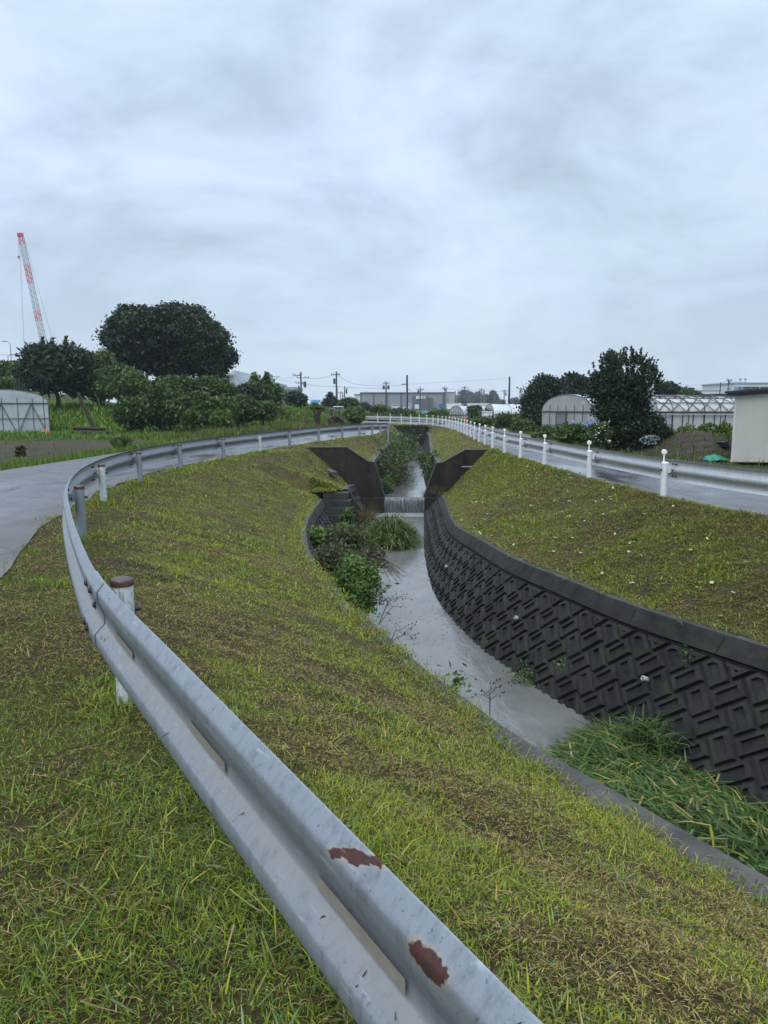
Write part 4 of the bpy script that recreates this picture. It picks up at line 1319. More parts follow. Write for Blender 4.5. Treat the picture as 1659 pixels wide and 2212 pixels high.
plant('pine_shrub', 'dark spreading shrub beside the grey tiled roof, left of the nearest utility pole', 'shrub', (612, 842, 668, 888), px_ground(640, 78), 78, MAT['leaf_dark'], 5000, .14, 61, k=9, stems=2, crown='foliage', stem='stem', flat=.5)
plant('field_bush', 'small light green bush before the pale blue lorry', 'bush', (655, 872, 700, 896), px_ground(677, 72), 72, MAT['leaf_mid'], 1400, .17, 62, k=7, stems=2, crown='foliage', stem='stem')
def cone(c, rad):
    return [(np.array(c)+np.array([x*rad[0], y*rad[1], z*rad[2]]), np.array([s*rad[0], s*rad[1], t*rad[2]])) for x, y, z, s, t in
            ((0, 0, .68, .26, .32), (0, 0, .3, .5, .36), (-.1, .1, -.1, .72, .4), (.1, -.1, -.45, .9, .5), (-.5, 0, -.4, .42, .42), (.5, 0, -.3, .4, .4))]
plant('conical_tree', 'dark cone-shaped tree behind the grey container hut', 'tree', (697, 847, 730, 886), -.05, 100, MAT['leaf_dark'], 5000, .13, 63, lobes=cone)
plant('dark_bush', 'dark loose bush just right of the cone-shaped tree', 'bush', (726, 857, 778, 892), -.05, 96, MAT['leaf_hedge'], 4500, .14, 64, k=9, stems=2, crown='foliage', stem='stem')
plant('roadside_bush', 'leafy green bush at the road bend, right of the dried palm plant', 'bush', (738, 876, 794, 920), px_ground(766, 57), 57, MAT['leaf_mid'], 5500, .09, 65, k=10, stems=3, crown='foliage', stem='stem', sprigs=12)
plant('field_bush', 'grey green bush in front of the parked cars by the long grey warehouse', 'bush', (776, 866, 800, 890), -.05, 90, MAT['leaf_hazy'], 900, .18, 66, k=6, stems=2, crown='foliage', stem='stem')
for i, (bx, d, m, lb_) in enumerate((
        ((796, 872, 846, 900), 92, 'leaf_mid', 'low green bush below the white van by the warehouse'),
        ((838, 884, 905, 906), 85, 'leaf_hedge', 'wide low dark bush right of the road bend, before the blue tarpaulin'),
        ((924, 882, 975, 904), 88, 'leaf_mid', 'low green bush right of the blue tarpaulin'),
        ((790, 893, 850, 912), 80, 'leaf_olive', 'low weedy bush behind the far left end of the white guardrail'))):
    plant('field_bush', lb_, 'bush', bx, -.06, d, MAT[m], 4000, .13, 70+i, k=9, stems=2, crown='foliage', stem='stem', flat=.6)
# ---- the right side
plant('ivy_bush', 'rounded ivy-covered bush in front of the long white tunnel roof', 'bush', (1003, 873, 1044, 912), -.1, 74, MAT['leaf_hedge'], 4500, .11, 80, k=9, stems=2, crown='foliage', stem='stem')
def column(c, rad):
    r_ = np.random.default_rng(2)
    L = [(np.array(c)+np.array([x*rad[0], y*rad[1], z*rad[2]]), np.array([s*rad[0], s*rad[1], t*rad[2]])) for x, y, z, s, t in
         ((.1, 0, .6, .55, .34), (-.2, 0, .3, .66, .4), (.3, 0, .35, .56, .4), (-.32, 0, -.1, .64, .42), (.30, 0, -.1, .66, .45), (0, .3, -.3, .8, .5), (-.05, -.3, -.5, .82, .46), (.25, -.2, .75, .3, .22), (-.3, -.2, -.6, .55, .36))]
    return L
plant('dense_evergreen', 'dense dark column-shaped evergreen left of the old arched greenhouse', 'tree', (1133, 814, 1216, 928), -.25, 52, MAT['leaf_dark'], 24000, .095, 81, lobes=column, trunk=.1, sprigs=60, jit=.16)
plant('bushy_tree', 'taller looser tree behind the old greenhouse, touching the column-shaped evergreen', 'tree', (1196, 808, 1276, 872), -.25, 68, MAT['leaf_dark'], 11000, .14, 82, k=13, trunk=.12, sprigs=40)
def ragged(c, rad):
    L = [(np.array(c)+np.array([x*rad[0], y*rad[1], z*rad[2]]), np.array([s*rad[0], s*rad[1], t*rad[2]])) for x, y, z, s, t in
         ((-.38, 0, .80, .11, .22), (-.66, 0, .44, .20, .12), (-.36, .1, .42, .26, .24), (.10, -.1, .34, .26, .20), (.40, .1, .36, .15, .20), (-.48, -.2, .2, .36, .2), (-.1, -.2, .2, .36, .26), (.2, -.2, .12, .30, .26),
          (-.35, -.3, -.12, .40, .24), (.1, -.2, -.2, .42, .28), (-.05, -.2, -.5, .46, .26), (.40, -.2, -.5, .42, .22), (.66, 0, -.44, .24, .15), (-.3, -.1, -.75, .40, .22), (.30, -.1, -.78, .42, .18), (.80, 0, -.56, .20, .13), (1.02, .1, -.66, .20, .14), (1.22, .1, -.78, .16, .12), (.7, .1, -.82, .3, .14))]
    return L
plant('ragged_tree', 'tall dark ragged tree in the right yard between the two greenhouses, branches to the ground', 'tree', (1262, 764, 1434, 972), -.25, 27, MAT['leaf_dark'], 32000, .05, 83, lobes=ragged, trunk=.09, sprigs=240, jit=.20, cl=18, elong=2.2, depth=.75)
plant('round_trees', 'dark rounded mass of tree behind the latticed greenhouse on the right', 'tree', (1408, 822, 1478, 876), -.25, 80, MAT['leaf_dark'], 9000, .14, 84, k=11, flat=.9, low=-.1)
plant('low_round_tree', 'lower rounded tree right beside the dark tree mass behind the latticed greenhouse', 'tree', (1462, 839, 1516, 876), -.25, 78, MAT['leaf_hedge'], 6000, .13, 85, k=9, flat=.9)
wr = [((1010, 895, 1080, 934), 58, 'leaf_mid', 'weeds right of the white far guardrail bend, before the white hut'),
      ((1060, 890, 1140, 936), 52, 'leaf_mid', 'tall green weeds under the long white tunnel, left of the column-shaped evergreen'),
      ((1100, 905, 1160, 940), 46, 'leaf_hedge', 'dark weeds at the foot of the column-shaped evergreen'),
      ((1030, 880, 1130, 905), 66, 'leaf_hedge', 'climbing vines hanging over the long white tunnel'),
      ((1150, 922, 1230, 958), 36, 'leaf_hedge', 'low green clump beside the road below the old greenhouse'),
      ((1190, 915, 1275, 962), 31, 'leaf_mid', 'leafy clump with pale flowers beside the pale blue hydrangea'),
      ((1262, 925, 1320, 966), 29, 'leaf_mid', 'leafy clump between the hydrangea and the ragged tree')]
for i, (bx, d, m, lb_) in enumerate(wr):
    plant('weed_clump', lb_, 'weeds', bx, -.25, d, MAT[m], 6000, .07, 90+i, group='weeds beside the right road', k=10, stems=3, crown='foliage', stem='stem', sprigs=14, flat=.7)
root = plant('hydrangea', 'hydrangea with pale blue flower heads before the old greenhouse', 'shrub', (1225, 912, 1298, 950), -.25, 33, MAT['leaf_mid'], 4000, .06, 99, k=8, stems=3, crown='foliage', stem='stem')
r_ = np.random.default_rng(4)
for i in range(16):
    p = W(r_.uniform(1234, 1296), r_.uniform(911, 930), 32.6 + r_.uniform(-.4, .2))
    v = r_.normal(0, 1, (46, 3)); v /= np.linalg.norm(v, axis=1)[:, None]
    leaf_mesh('flower_head', np.array(p)+v*.085, v, .05, MAT['flower_blue'], r_.normal(.5, .2, 46), root, 1.1, spread=.4)
# flowering shrub under the ragged tree
root = plant('rose_shrub', 'thin shrub with small pale flowers at the left foot of the ragged tree', 'shrub', (1284, 905, 1320, 966), -.25, 25.5, MAT['leaf_hedge'], 1500, .06, 101, k=8, stems=3, crown='foliage', stem='stem')
pv = np.array([W(r_.uniform(1286, 1318), r_.uniform(908, 960), 25.2) for _ in range(26)])
leaf_mesh('flowers', pv, np.tile([0, -1, .2], (26, 1)), .05, MAT['flower_pale'], r_.normal(.5, .2, 26), root, 1.1, spread=.3)
for i, (bx, lb_) in enumerate((((1452, 919, 1520, 962), 'bright green vegetable row left part, in front of the latticed greenhouse'), ((1500, 914, 1552, 962), 'bright green vegetable row middle part, with taller shoots before the latticed greenhouse'),
                ((1540, 912, 1582, 962), 'bright green vegetable row right part, against the corner of the white shed'))):
    plant('vegetable_row', lb_, 'vegetables', bx, -.2, 31-i*.6, MAT['leaf_bright'], 4200, .055, 105+i, group='vegetables before the latticed greenhouse', k=9, stems=4, crown='foliage', stem='stem', flat=.6, sprigs=14)
# far tree line
for i, (bx, d, lb_) in enumerate((
        ((983, 845, 1030, 882), 420, 'pale grey-green row of trees right of the long grey warehouse'),
        ((1012, 846, 1062, 884), 400, 'pale grey-green trees with spiky tops, behind the white containers'),
        ((1052, 846, 1078, 882), 380, 'single pale grey-green tree right of the spiky tree row'),
        ((1072, 864, 1092, 882), 350, 'small pale bush-like tree left of the tall black pole'),
        ((1100, 860, 1136, 884), 340, 'pale grey-green tree right of the tall black pole'))):
    plant('far_tree', lb_, 'tree', bx, -.05, d, MAT['leaf_hazy'], 6000, .34, 120+i, group='far pale trees', k=12, flat=1.3, sprigs=10)

x_ = rng.uniform(-1.2, 4.4, 240)
blades('bank_fringe', np.stack([x_, 61.15+rng.uniform(-.15, .1, 240), -.05+0*x_], 1), .28*(.4+rng.random(240)), .03+.03*rng.random(240), rng.normal(-PI/2, .6, 240), rng.uniform(.4, 1.1, 240), (np.array([GR, OGR_, DG])[rng.integers(0, 3, 240)]*.8).astype(np.float32), curl=rng.uniform(.5, 1.3, 240))
# ---- plants in the canal
def canal_leaf(name, label, cat, c, rad, n, leaf, mat, sd, elong=2.2, sprigs=0, group=None, k=9, extra=None):
    L = lobes_round(c, np.array(rad), k, sd, .85, -.7)
    P, V, T = lobe_points(L, n, sd, 10, inner=.4, jit=.22)
    root = empty(name, (c[0], c[1], WZ), label, cat, group)
    leaf_mesh('foliage', P, V, leaf, mat, T, root, elong)
    st = MB(); r_ = random.Random(sd)
    for i in range(9):
        b = Vector((c[0]+r_.uniform(-.4, .4)*rad[0], c[1]+r_.uniform(-.4, .4)*rad[1], c[2]-rad[2]-.15))
        e = Vector(L[i % len(L)][0])
        st.tube([b, b.lerp(e, .6)+Vector((r_.uniform(-.1, .1), 0, .08)), e], [.012, .009, .004], 5)
    st.build('stem', MAT['dead_stem'], root)
    return root
def at(px, py, d): return W(px, py, d)
c = at(772, 1262, 12.2); canal_leaf('willow_shrub', 'dense dark leafy shrub hanging over the water at the foot of the left bank', 'shrub', tuple(c), (.42, .6, .50), 7000, .030, MAT['leaf_mid'], 201, 3.0)
c = at(728, 1225, 13.4); canal_leaf('willow_shrub', 'olive weedy shrub between the bulging block wall and the dense dark shrub', 'shrub', tuple(c), (.36, .6, .50), 5600, .028, MAT['leaf_olive'], 202, 2.6)
c = at(735, 1170, 15.6); canal_leaf('weed_shrub', 'brownish olive weeds against the bulging left wall', 'weeds', tuple(c), (.42, .8, .40), 5200, .03, MAT['leaf_olive'], 203, 2.4)
c = at(684, 1162, 15.2); canal_leaf('young_tree', 'young yellow-green shoot with broad leaves in front of the bulging left wall', 'plant', tuple(c), (.20, .3, .26), 520, .06, MAT['leaf_bright'], 204, 1.5, k=6)
c = at(742, 1150, 16.0); canal_leaf('goldenrod', 'bright yellow-green plant below the mossy steps', 'plant', tuple(c), (.17, .25, .22), 800, .04, MAT['leaf_bright'], 205, 2.8, k=5)
c = at(748, 1122, 17.6); canal_leaf('goldenrod', 'taller bright green plant standing right against the mossy steps', 'plant', tuple(c), (.13, .2, .30), 900, .035, MAT['leaf_mid'], 206, 2.8, k=5)
c = at(800, 1205, 14.4); canal_leaf('weed_shrub', 'thin brown weeds at the water edge, left of the reed clump', 'weeds', tuple(c), (.30, .5, .20), 900, .04, MAT['leaf_dry'], 207, 2.6)
# upstream shrubs
c = at(838, 1006, 33); canal_leaf('overhanging_shrub', 'grey-green shrub covering the left wall of the channel just upstream of the weir', 'shrub', tuple(c), (.46, 3.4, .62), 6500, .05, MAT['leaf_olive'], 208, 2.8)
c = at(862, 966, 43); canal_leaf('overhanging_shrub', 'dark shrub on the left channel wall, farther upstream', 'shrub', tuple(c), (.45, 4.5, .6), 5000, .06, MAT['leaf_hedge'], 209, 2.6)
c = at(836, 1050, 28.6); canal_leaf('overhanging_shrub', 'small bright leaves growing over the left end of the weir crest', 'shrub', tuple(c), (.17, .8, .38), 1600, .045, MAT['leaf_mid'], 210, 1.7)
c = at(936, 1010, 31); canal_leaf('overhanging_shrub', 'leafy shrub with drooping branches over the water, right of the channel', 'shrub', tuple(c), (.22, 1.2, .55), 1700, .065, MAT['leaf_mid'], 211, 1.8)
c = at(912, 990, 30); canal_leaf('overhanging_shrub', 'drooping leafy branch silhouetted on the bright upstream water', 'shrub', tuple(c), (.20, .5, .28), 170, .075, MAT['leaf_mid'], 212, 1.6)

def reeds(name, label, cx, cy, rx, ry, n, h, cols, base, lean=(.2, 1.0), flow=None, wid=.018, top=0.0):
    q = rng.normal(0, .5, (n, 2)); q = q[(q**2).sum(1) < 1.2]
    m = len(q)
    x, y = cx+q[:, 0]*rx, cy+q[:, 1]*ry
    z = base + top*np.clip(1-(q**2).sum(1), 0, 1)*rng.random(m)
    c = np.array(cols)[rng.integers(0, len(cols), m)]*(.55+.9*rng.random(m))[:, None]
    ang = rng.uniform(0, 2*PI, m) if flow is None else rng.normal(flow, .75, m)
    return blades(name, np.stack([x, y, z], 1), h*(.45+.8*rng.random(m)), wid*(.5+.9*rng.random(m)), ang, rng.uniform(lean[0], lean[1], m), c.astype(np.float32), label, 'reeds', None, rng.uniform(.3, 1.3, m))
RG, RB, RD = np.array([.052, .098, .020]), np.array([.105, .150, .055]), np.array([.028, .056, .014])
c = at(838, 1140, 21.0)
reeds('reed_clump', 'mound of long green reeds bending over the water below the weir', c.x, c.y, .66, 1.2, 4400, .80, [RG*1.3, RG, RD, RB*1.2, RB, ST*.6], WZ+.02, (.45, 1.1), -1.2, .028, .50)
c = at(790, 1110, 22.3)
reeds('dry_reeds', 'dry brown stalks left of the green reed mound', c.x, c.y, .30, .9, 700, .75, [BR*.8, BR, ST*.4, RD], WZ+.05, (.05, .6), None, .016, .3)
# flattened reeds at the near end
def pile_h(x, y):
    b = np.clip((y-3.0)/5.4, 0, 1)
    s = np.clip((x-lb(y))/np.maximum(rb(y)-lb(y), .2), 0, 1)
    return (.60-.42*s)*(1-sstep(6.0, 7.0, y - 1.9*s))*(.75+.5*fbm(x*1.5, y*1.5, 9, 2))
py_ = 3.0 + 5.9*rng.random(12000)**.9
ss = rng.random(12000)
px_ = lb(py_)-.15 + (rb(py_)-lb(py_)+.15)*ss
ph = pile_h(px_, py_)
k = ph > .06
px_, py_, ph = px_[k], py_[k], ph[k]
m = len(px_)
colr = np.array([RG, RG*1.2, RD, RB, RB*.8, ST*.85, YG*.8, ST*.5])[rng.choice(8, m, p=[.27, .15, .24, .10, .08, .05, .05, .06])]*(.55+.9*rng.random(m))[:, None]
blades('flattened_reeds', np.stack([px_, py_, WZ + ph*rng.uniform(.35, 1.1, m)], 1), .40*(.35+rng.random(m)), .017*(.4+rng.random(m)), np.where(rng.random(m) < .7, rng.normal(2.2, .8, m), rng.uniform(0, 6.28, m)), rng.uniform(.84, 1.06, m), colr.astype(np.float32),
       'thick mat of flattened long green reeds filling the near end of the canal', 'reeds', None, rng.uniform(-.1, .7, m))
gy = np.linspace(2.8, 9.4, 50)
gx = np.stack([np.linspace(float(lb(y))-.3, float(rb(y))+.2, 16) for y in gy]); gyy = np.repeat(gy[:, None], 16, 1)
MAT['mud'] = plain('dark_plant_mud', (.018, .024, .012), .9, .5, 8, .2, 0, .8)
tag(MB().grid(np.stack([gx, gyy, WZ - .06 + pile_h(gx, gyy)*.85], -1)).build('mud', MAT['mud'], smooth=60), kind='structure')
c = at(1395, 1568, 7.6)
reeds('reed_tuft', 'upright tuft of fresh green reeds against the right block wall', c.x, c.y, .30, .26, 300, .36, [RG*1.1, RG, RB*.8, RD], WZ+.2, (.35, 1.05), None, .016, .25)
c = at(950, 1060, 26.5)
reeds('grass_tuft', 'dry yellowish tuft hanging at the top end of the right wall', c.x, c.y, .2, .2, 160, .4, [ST*.8, RG, BR], c.z-.05, (.2, 1.0), 4.2, .012)
# small plants on the walls
for i, (px, py, d, r, n, lf, m, lb_) in enumerate((
        (1010, 1340, 12.9, .13, 340, .020, 'leaf_mid', 'small green plant at the water line of the right wall, upper one of two'),
        (1132, 1470, 10.0, .15, 380, .020, 'leaf_mid', 'small trailing plant at the water line of the right wall, near the reed mat'),
        (1008, 1245, 15.4, .05, 60, .02, 'leaf_bright', 'tiny yellow-green sprout on the right block wall'),
        (1212, 1437, 9.3, .05, 50, .018, 'leaf_bright', 'tiny upright sprout in the relief of the right wall'),
        (1480, 1415, 8.0, .05, 50, .015, 'leaf_bright', 'tiny sprout with yellow tips hanging over the right coping'),
        (983, 1478, 6.6, .10, 60, .030, 'leaf_mid', 'small leafy seedling at the edge of the left coping'))):
    p = W(px, py, d)
    v = rng.normal(0, 1, (n, 3))*r*np.array([.7, .7, .8])
    rt = empty('wall_plant', (p.x, p.y, p.z-r), lb_, 'plant')
    leaf_mesh('foliage', np.array(p)+v, v/(np.linalg.norm(v, axis=1)[:, None]+1e-6), lf, MAT[m], rng.normal(.5, .2, n), rt, 2.4)
    MB().tube([p+Vector((0, .05, -r*1.2)), p, p+Vector((.01, 0, r*.8))], [.006, .005, .002], 5).build('stem', MAT['dead_stem'], rt)
# dry seed stalks standing over the water
def stalks(label, base, tips, sd):
    r_ = random.Random(sd)
    rt = empty('dry_stalk', base, label, 'plant')
    st, hd = MB(), MB()
    base = Vector(base)
    for t in tips:
        t = Vector(t); mid = base.lerp(t, .55)+Vector((r_.uniform(-.05, .05), 0, .10))
        st.tube([base, mid, t], [.005, .004, .002], 5)
        for j in range(7):
            f = r_.uniform(.35, 1.0); a = base.lerp(mid, f*2) if f < .5 else mid.lerp(t, f*2-1)
            e = a + Vector((r_.uniform(-.12, .16), r_.uniform(-.1, .1), r_.uniform(-.02, .12)))
            st.tube([a, a.lerp(e, .5)+Vector((0, 0, .02)), e], [.0022, .0018, .0012], 4)
            hd.lathe(e, [(.002, -.008), (.006, -.002), (.007, .006), (.002, .013)], 6)
    st.build('stem', MAT['dead_stem'], rt); hd.build('seed_head', MAT['bark_dead'], rt)
stalks('dark branching dry stalk leaning over the water below the leafy shrub', at(818, 1350, 9.1), [at(868, 1288, 9.2), at(872, 1310, 9.1), at(840, 1300, 9.3)], 1)
stalks('thin dry stalk arching low over the water at the left coping', at(845, 1385, 8.3), [at(895, 1385, 8.2), at(880, 1375, 8.2)], 2)
stalks('fine dry stalk at the left coping beside the reed mat', at(1058, 1560, 6.3), [at(1070, 1490, 6.4), at(1040, 1500, 6.4)], 3)
rt = empty('fallen_branch', at(815, 1225, 13), 'fine brown branch drooping from the shrub into the water', 'plant')
st = MB(); r_ = random.Random(9)
b0 = at(812, 1215, 13.0)
for i in range(26):
    e = at(r_.uniform(835, 884), r_.uniform(1235, 1262), 12.8+r_.uniform(-.3, .3))
    m_ = b0.lerp(e, .5)+Vector((0, 0, r_.uniform(.02, .13)))
    st.tube([b0+Vector((r_.uniform(-.1, .1), 0, r_.uniform(-.1, .1))), m_, e], [.006, .004, .002], 4)
st.build('twigs', MAT['dead_stem'], rt)
# ---------------------------------------------------------------- taller weeds along the roads and on the left field
def weeds(name, xf, y0, y1, n, zf, h, cols, wid=.02, clump=.6, ypow=1.0):
    y = y0+(y1-y0)*rng.random(n)**ypow
    a, b = xf(y)
    x = a+(b-a)*rng.random(n)
    cl = fbm(x*.7, y*.7, 91, 2)
    k = rng.random(n) < (1-clump) + clump*sstep(.4, .6, cl)
    x, y, cl = x[k], y[k], cl[k]; n = len(x)
    c = np.array(cols)[rng.integers(0, len(cols), n)]*(.55+.8*rng.random(n))[:, None]
    hh = h*(.35+.9*rng.random(n))*(.6+.8*cl)
    r = np.hypot(x, y)
    return blades(name, np.stack([x, y, zf(x, y)], 1), hh, wid*(.6+.8*rng.random(n))*np.maximum(1, r/25)**.7, rng.uniform(0, 2*PI, n), rng.uniform(.0, .5, n), c.astype(np.float32), curl=rng.uniform(.1, .9, n))
MG = np.array([.085, .17, .022]); YW = np.array([.17, .27, .03]); OG = np.array([.09, .12, .035]); RBn = np.array([.17, .10, .055])
weeds('verge_grass', lambda y: (roLo(y)-1.3, roLo(y)-.02), 12, 38, 9000, zL, .26, [MG, YW*.8, MG*.7, OG], .014, .5)
weeds('verge_grass', lambda y: (roLo(y)-2.6, roLo(y)-.05), 34, 60, 9000, zL, .5, [MG*.8, OG, MG*.6, ST*.5], .022, .4)
weeds('field_weeds', lambda y: (0*y-30, 0*y-9.8), 35.5, 46, 9000, zL, .30, [MG, YW*.8, MG*.8, OG], .03, .4)
weeds('meadow_weeds', lambda y: (-y*.56-2, roLo(np.minimum(y, 61))-1.5), 46, 66, 26000, zL, .5, [YW, MG, YW*.8, MG*1.1, OG], .05, .3)
weeds('meadow_weeds', lambda y: (W(560, 900, 1).x*y, W(735, 900, 1).x*y), 46, 62, 7000, zL, .5, [OG, ST*.55, RBn, OG, MG*.7], .035, .2)
weeds('field_weeds', lambda y: (0*y-26, 0*y-10), 22, 35, 1500, zL, .22, [MG, OG, MG*.7], .02, .85)
weeds('verge_grass', lambda y: (roRo(y)+.0, roRo(y)+1.6), 14, 60, 9000, zR, .24, [MG*.8, MG*.6, OG, BR], .016, .4)
weeds('yard_weeds', lambda y: (roRo(y)+.6, roRo(y)+9), 22, 60, 14000, zR, .30, [MG*.8, OG, MG, YW*.7], .03, .7)
weeds('far_field_weeds', lambda y: (0*y-10, 0*y+16), 79, 110, 14000, zB, .7, [MG*.7, OG*.8, MG*.55, OG], .07, .4)
weeds('far_field_weeds', lambda y: (0*y+4.5, 0*y+30), 62, 80, 9000, zB, .6, [MG*.7, OG*.8, MG*.9], .06, .4)

weeds('mound_weeds', lambda y: (0*y+MND.x-2.6, 0*y+MND.x+2.2), MND.y-3.2, MND.y+2, 2600, zR, .16, [OG, BR, BR*.7, ST*.6, MG*.7], .02, .6)
# ---------------------------------------------------------------- plastic tunnels
def tunnel(label, c, ax, length, w, hw, hr, mats, hoops=8, gable=True, lattice=False, braces=False, door=False, group=None, side_posts=True, roll=True, name='greenhouse'):
    """c: middle of the near gable at ground level; ax: direction of the ridge"""
    c = Vector(c); a = Vector((ax[0], ax[1], 0)).normalized(); p = Vector((a.y, -a.x, 0))
    root = empty(name, c, label, 'greenhouse', group)
    n = 18
    arch = [(math.cos(PI*(1-i/n))*w/2, hw + math.sin(PI*(1-i/n))**.9*hr) for i in range(n+1)]
    prof = [(-w/2, 0)] + arch + [(w/2, 0)]
    P3 = lambda o, h, s: c + p*o + Vector((0, 0, h)) + a*s
    rows = [[P3(o*(1+.012*math.sin(s*5)), h + .02*math.sin(s*4.2)*(h > hw), s) for o, h in arch] for s in np.linspace(0, length, 24)]
    MB().grid(rows).build('roof_film', mats[0], root, smooth=50)
    for sgn in (-1, 1):
        rr = [[P3(sgn*w/2*(1.0+.006*math.sin(s*6+h*3)), h, s) for h in (0.02, hw*.4, hw*.7, hw)] for s in np.linspace(0, length, 24)]
        MB().grid(rr).build('side_film', mats[1], root, smooth=50)
    if gable:
        for s in (0, length):
            g = MB(); vs = [P3(o, h, s) for o, h in prof]
            g.add(vs, [tuple(range(len(vs)))]); g.build('end_film', mats[2], root)
    r = .022
    for s in np.linspace(0, length, hoops):
        MB().tube([P3(o*1.006, h+.012, s) for o, h in prof], r, 6).build('hoop', mats[3], root)
    for o, h in ((-w/2*1.01, hw), (w/2*1.01, hw), (0, hw+hr+.02)):
        MB().tube([P3(o, h, -.02), P3(o, h, length+.02)], r*1.1, 6).build('purlin', mats[3], root)
    if gable:
        f = MB()
        f.bar(P3(-w/2, hw, -.03), P3(w/2, hw, -.03), .05)
        for o in np.linspace(-w/2*.66, w/2*.66, 5):
            f.bar(P3(o, 0, -.03), P3(o, hw + hr*.4, -.03), .025)
        f.bar(P3(-w/2, hw*.48, -.035), P3(w/2, hw*.48, -.035), .025)
        if braces:
            for o in (-w/2*.95, -w/2*.3, w/2*.35):
                f.bar(P3(o, .15, -.05), P3(o+w*.14, hw, -.05), .04); f.bar(P3(o+w*.28, .15, -.05), P3(o+w*.14, hw, -.05), .04)
        f.build('end_frame', mats[3], root)
    if door:
        d = MB().box(P3(-w*.08, .7, -.05), (.8, .04, 1.4), rz=math.atan2(p.y, p.x)).build('door', MAT['film_dark'], root)
        f = MB()
        for o in (-.42, .42): f.bar(P3(-w*.08+o, 0, -.08), P3(-w*.08+o, 1.42, -.08), .05)
        f.bar(P3(-w*.08-.42, 1.42, -.08), P3(-w*.08+.42, 1.42, -.08), .05); f.bar(P3(-w*.08-.42, .75, -.08), P3(-w*.08+.42, .75, -.08), .04)
        f.build('door_frame', mats[3], d)
    if lattice:
        m = 12
        half = [(math.cos(PI*(1-i/m)*.5)*w/2*1.02, hw + math.sin(PI*.5*(1-i/m))**.9*hr*1.03+.03) for i in range(m+1)]
        side = -1 if (P3(-1, 0, 0)-Vector((0, 0, 0))).length < (P3(1, 0, 0)-Vector((0, 0, 0))).length else 1
        k = int(length/.62)
        for i in range(-1, k+2):
            for sg in (-1, 1):
                pts = []
                for j, (o, h) in enumerate(half):
                    t = j/m
                    s = i*.62 + sg*1.15*(1-math.cos((1-t)*PI*.5))*0 + sg*1.2*t
                    if -.05 <= s <= length+.05: pts.append(P3(side*math.cos(PI*.5*t)*w/2*1.03, hw + math.sin(PI*.5*t)**.9*hr*1.03+.03, s))
                if len(pts) > 2: MB().tube(pts, .018, 5).build('lattice_bar', MAT['pipe_dark'], root)
        for h, o in ((.55, .86), (.0, 1.04), (.86, .5)):
            MB().tube([P3(side*w/2*o*1.03, hw+hr*h+.03, 0), P3(side*w/2*o*1.03, hw+hr*h+.03, length)], .022, 6).build('purlin', MAT['pipe_dark'], root)
        for s in np.arange(.2, length, .46):
            MB().tube([P3(side*w/2*1.02, 0, s), P3(side*w/2*1.02, hw, s)], .018, 6).build('side_post', MAT['pipe_dark'], root)
        MB().box(P3(side*w/2*1.04, hw-.07, length/2), (length, .04, .05), rz=math.atan2(a.y, a.x)).build('gutter', MAT['pvc'], root)
    return root
film = (MAT['film'], MAT['film'], MAT['film'], MAT['pipe_frame'])
x = W(8, 938, 43.8).x
tunnel('small milky plastic tunnel with crossed braces at the left picture edge', (x, 43.8, -.02), (-.53, 1), 11, 4.85, 1.68, .76, film, hoops=9, braces=True)
old = (MAT['film_grey'], MAT['film_grey'], MAT['film_grey'], MAT['pipe_frame'])
c = W(1222, 920, 42)
tunnel('old arched greenhouse with grimy film and a framed door, behind the hydrangea', (c.x, 42, -.25), (.9, .4), 9, 4.4, 1.45, .90, (MAT['film'], MAT['film_grey'], MAT['film_grey'], MAT['pipe_frame']), hoops=12, door=True)
c = W(1392, 920, 37)
tunnel('latticed greenhouse with crossing dark bars over its arched film roof, left of the white shed', (c.x, 37, -.22), (1, -.10), 9, 4.6, 1.43, .72, (MAT['film_grey'], MAT['film_white'], MAT['film_white'], MAT['pipe_frame']), hoops=14, lattice=True)
c = W(1050, 900, 68)
tunnel('long low white tunnel behind the climbing vines, right of the ivy bush', (c.x, 66, -.3), (1, .05), 9, 4.0, 1.1, .85, (MAT['film_white'], MAT['film_white'], MAT['film_white'], MAT['pipe_frame']), hoops=7)
c = W(985, 905, 74)
tunnel('tiny arched plastic tunnel with dark front frame, left of the ivy bush', (c.x, 74, -.1), (.75, .6), 7, 1.9, .75, .85, (MAT['film'], MAT['film'], MAT['film_grey'], MAT['pipe_dark']), hoops=7, door=False)
# loose white sheet beside the old greenhouse
rows = []
for i, s in enumerate(np.linspace(0, 1, 16)):
    a = W(1268 + 38*s, 895 + 4*math.sin(s*9), 36.0 + .15*math.sin(s*14)); b = W(1270 + 36*s, 934, 36.0 + .25*math.sin(s*11+1))
    rows.append([a.lerp(b, t) + Vector((0, .05*math.sin(t*9+s*7), 0)) for t in (0, .25, .5, .75, 1)])
tag(MB().grid(rows).build('white_sheet', MAT['film_white'], smooth=80), 'hanging white plastic sheet beside the old arched greenhouse, behind the hydrangea', 'sheet')

# ---------------------------------------------------------------- huts and far buildings
def front_box(px0, y0, px1, y1, d, depth, base=None):
    a = W(px0, y0, d); b = W(px1, y1, d)
    zb = base if base is not None else b.z
    return (Vector(((a.x+b.x)/2, d+depth/2, (a.z+zb)/2)), (b.x-a.x, depth, a.z-zb), a, b)

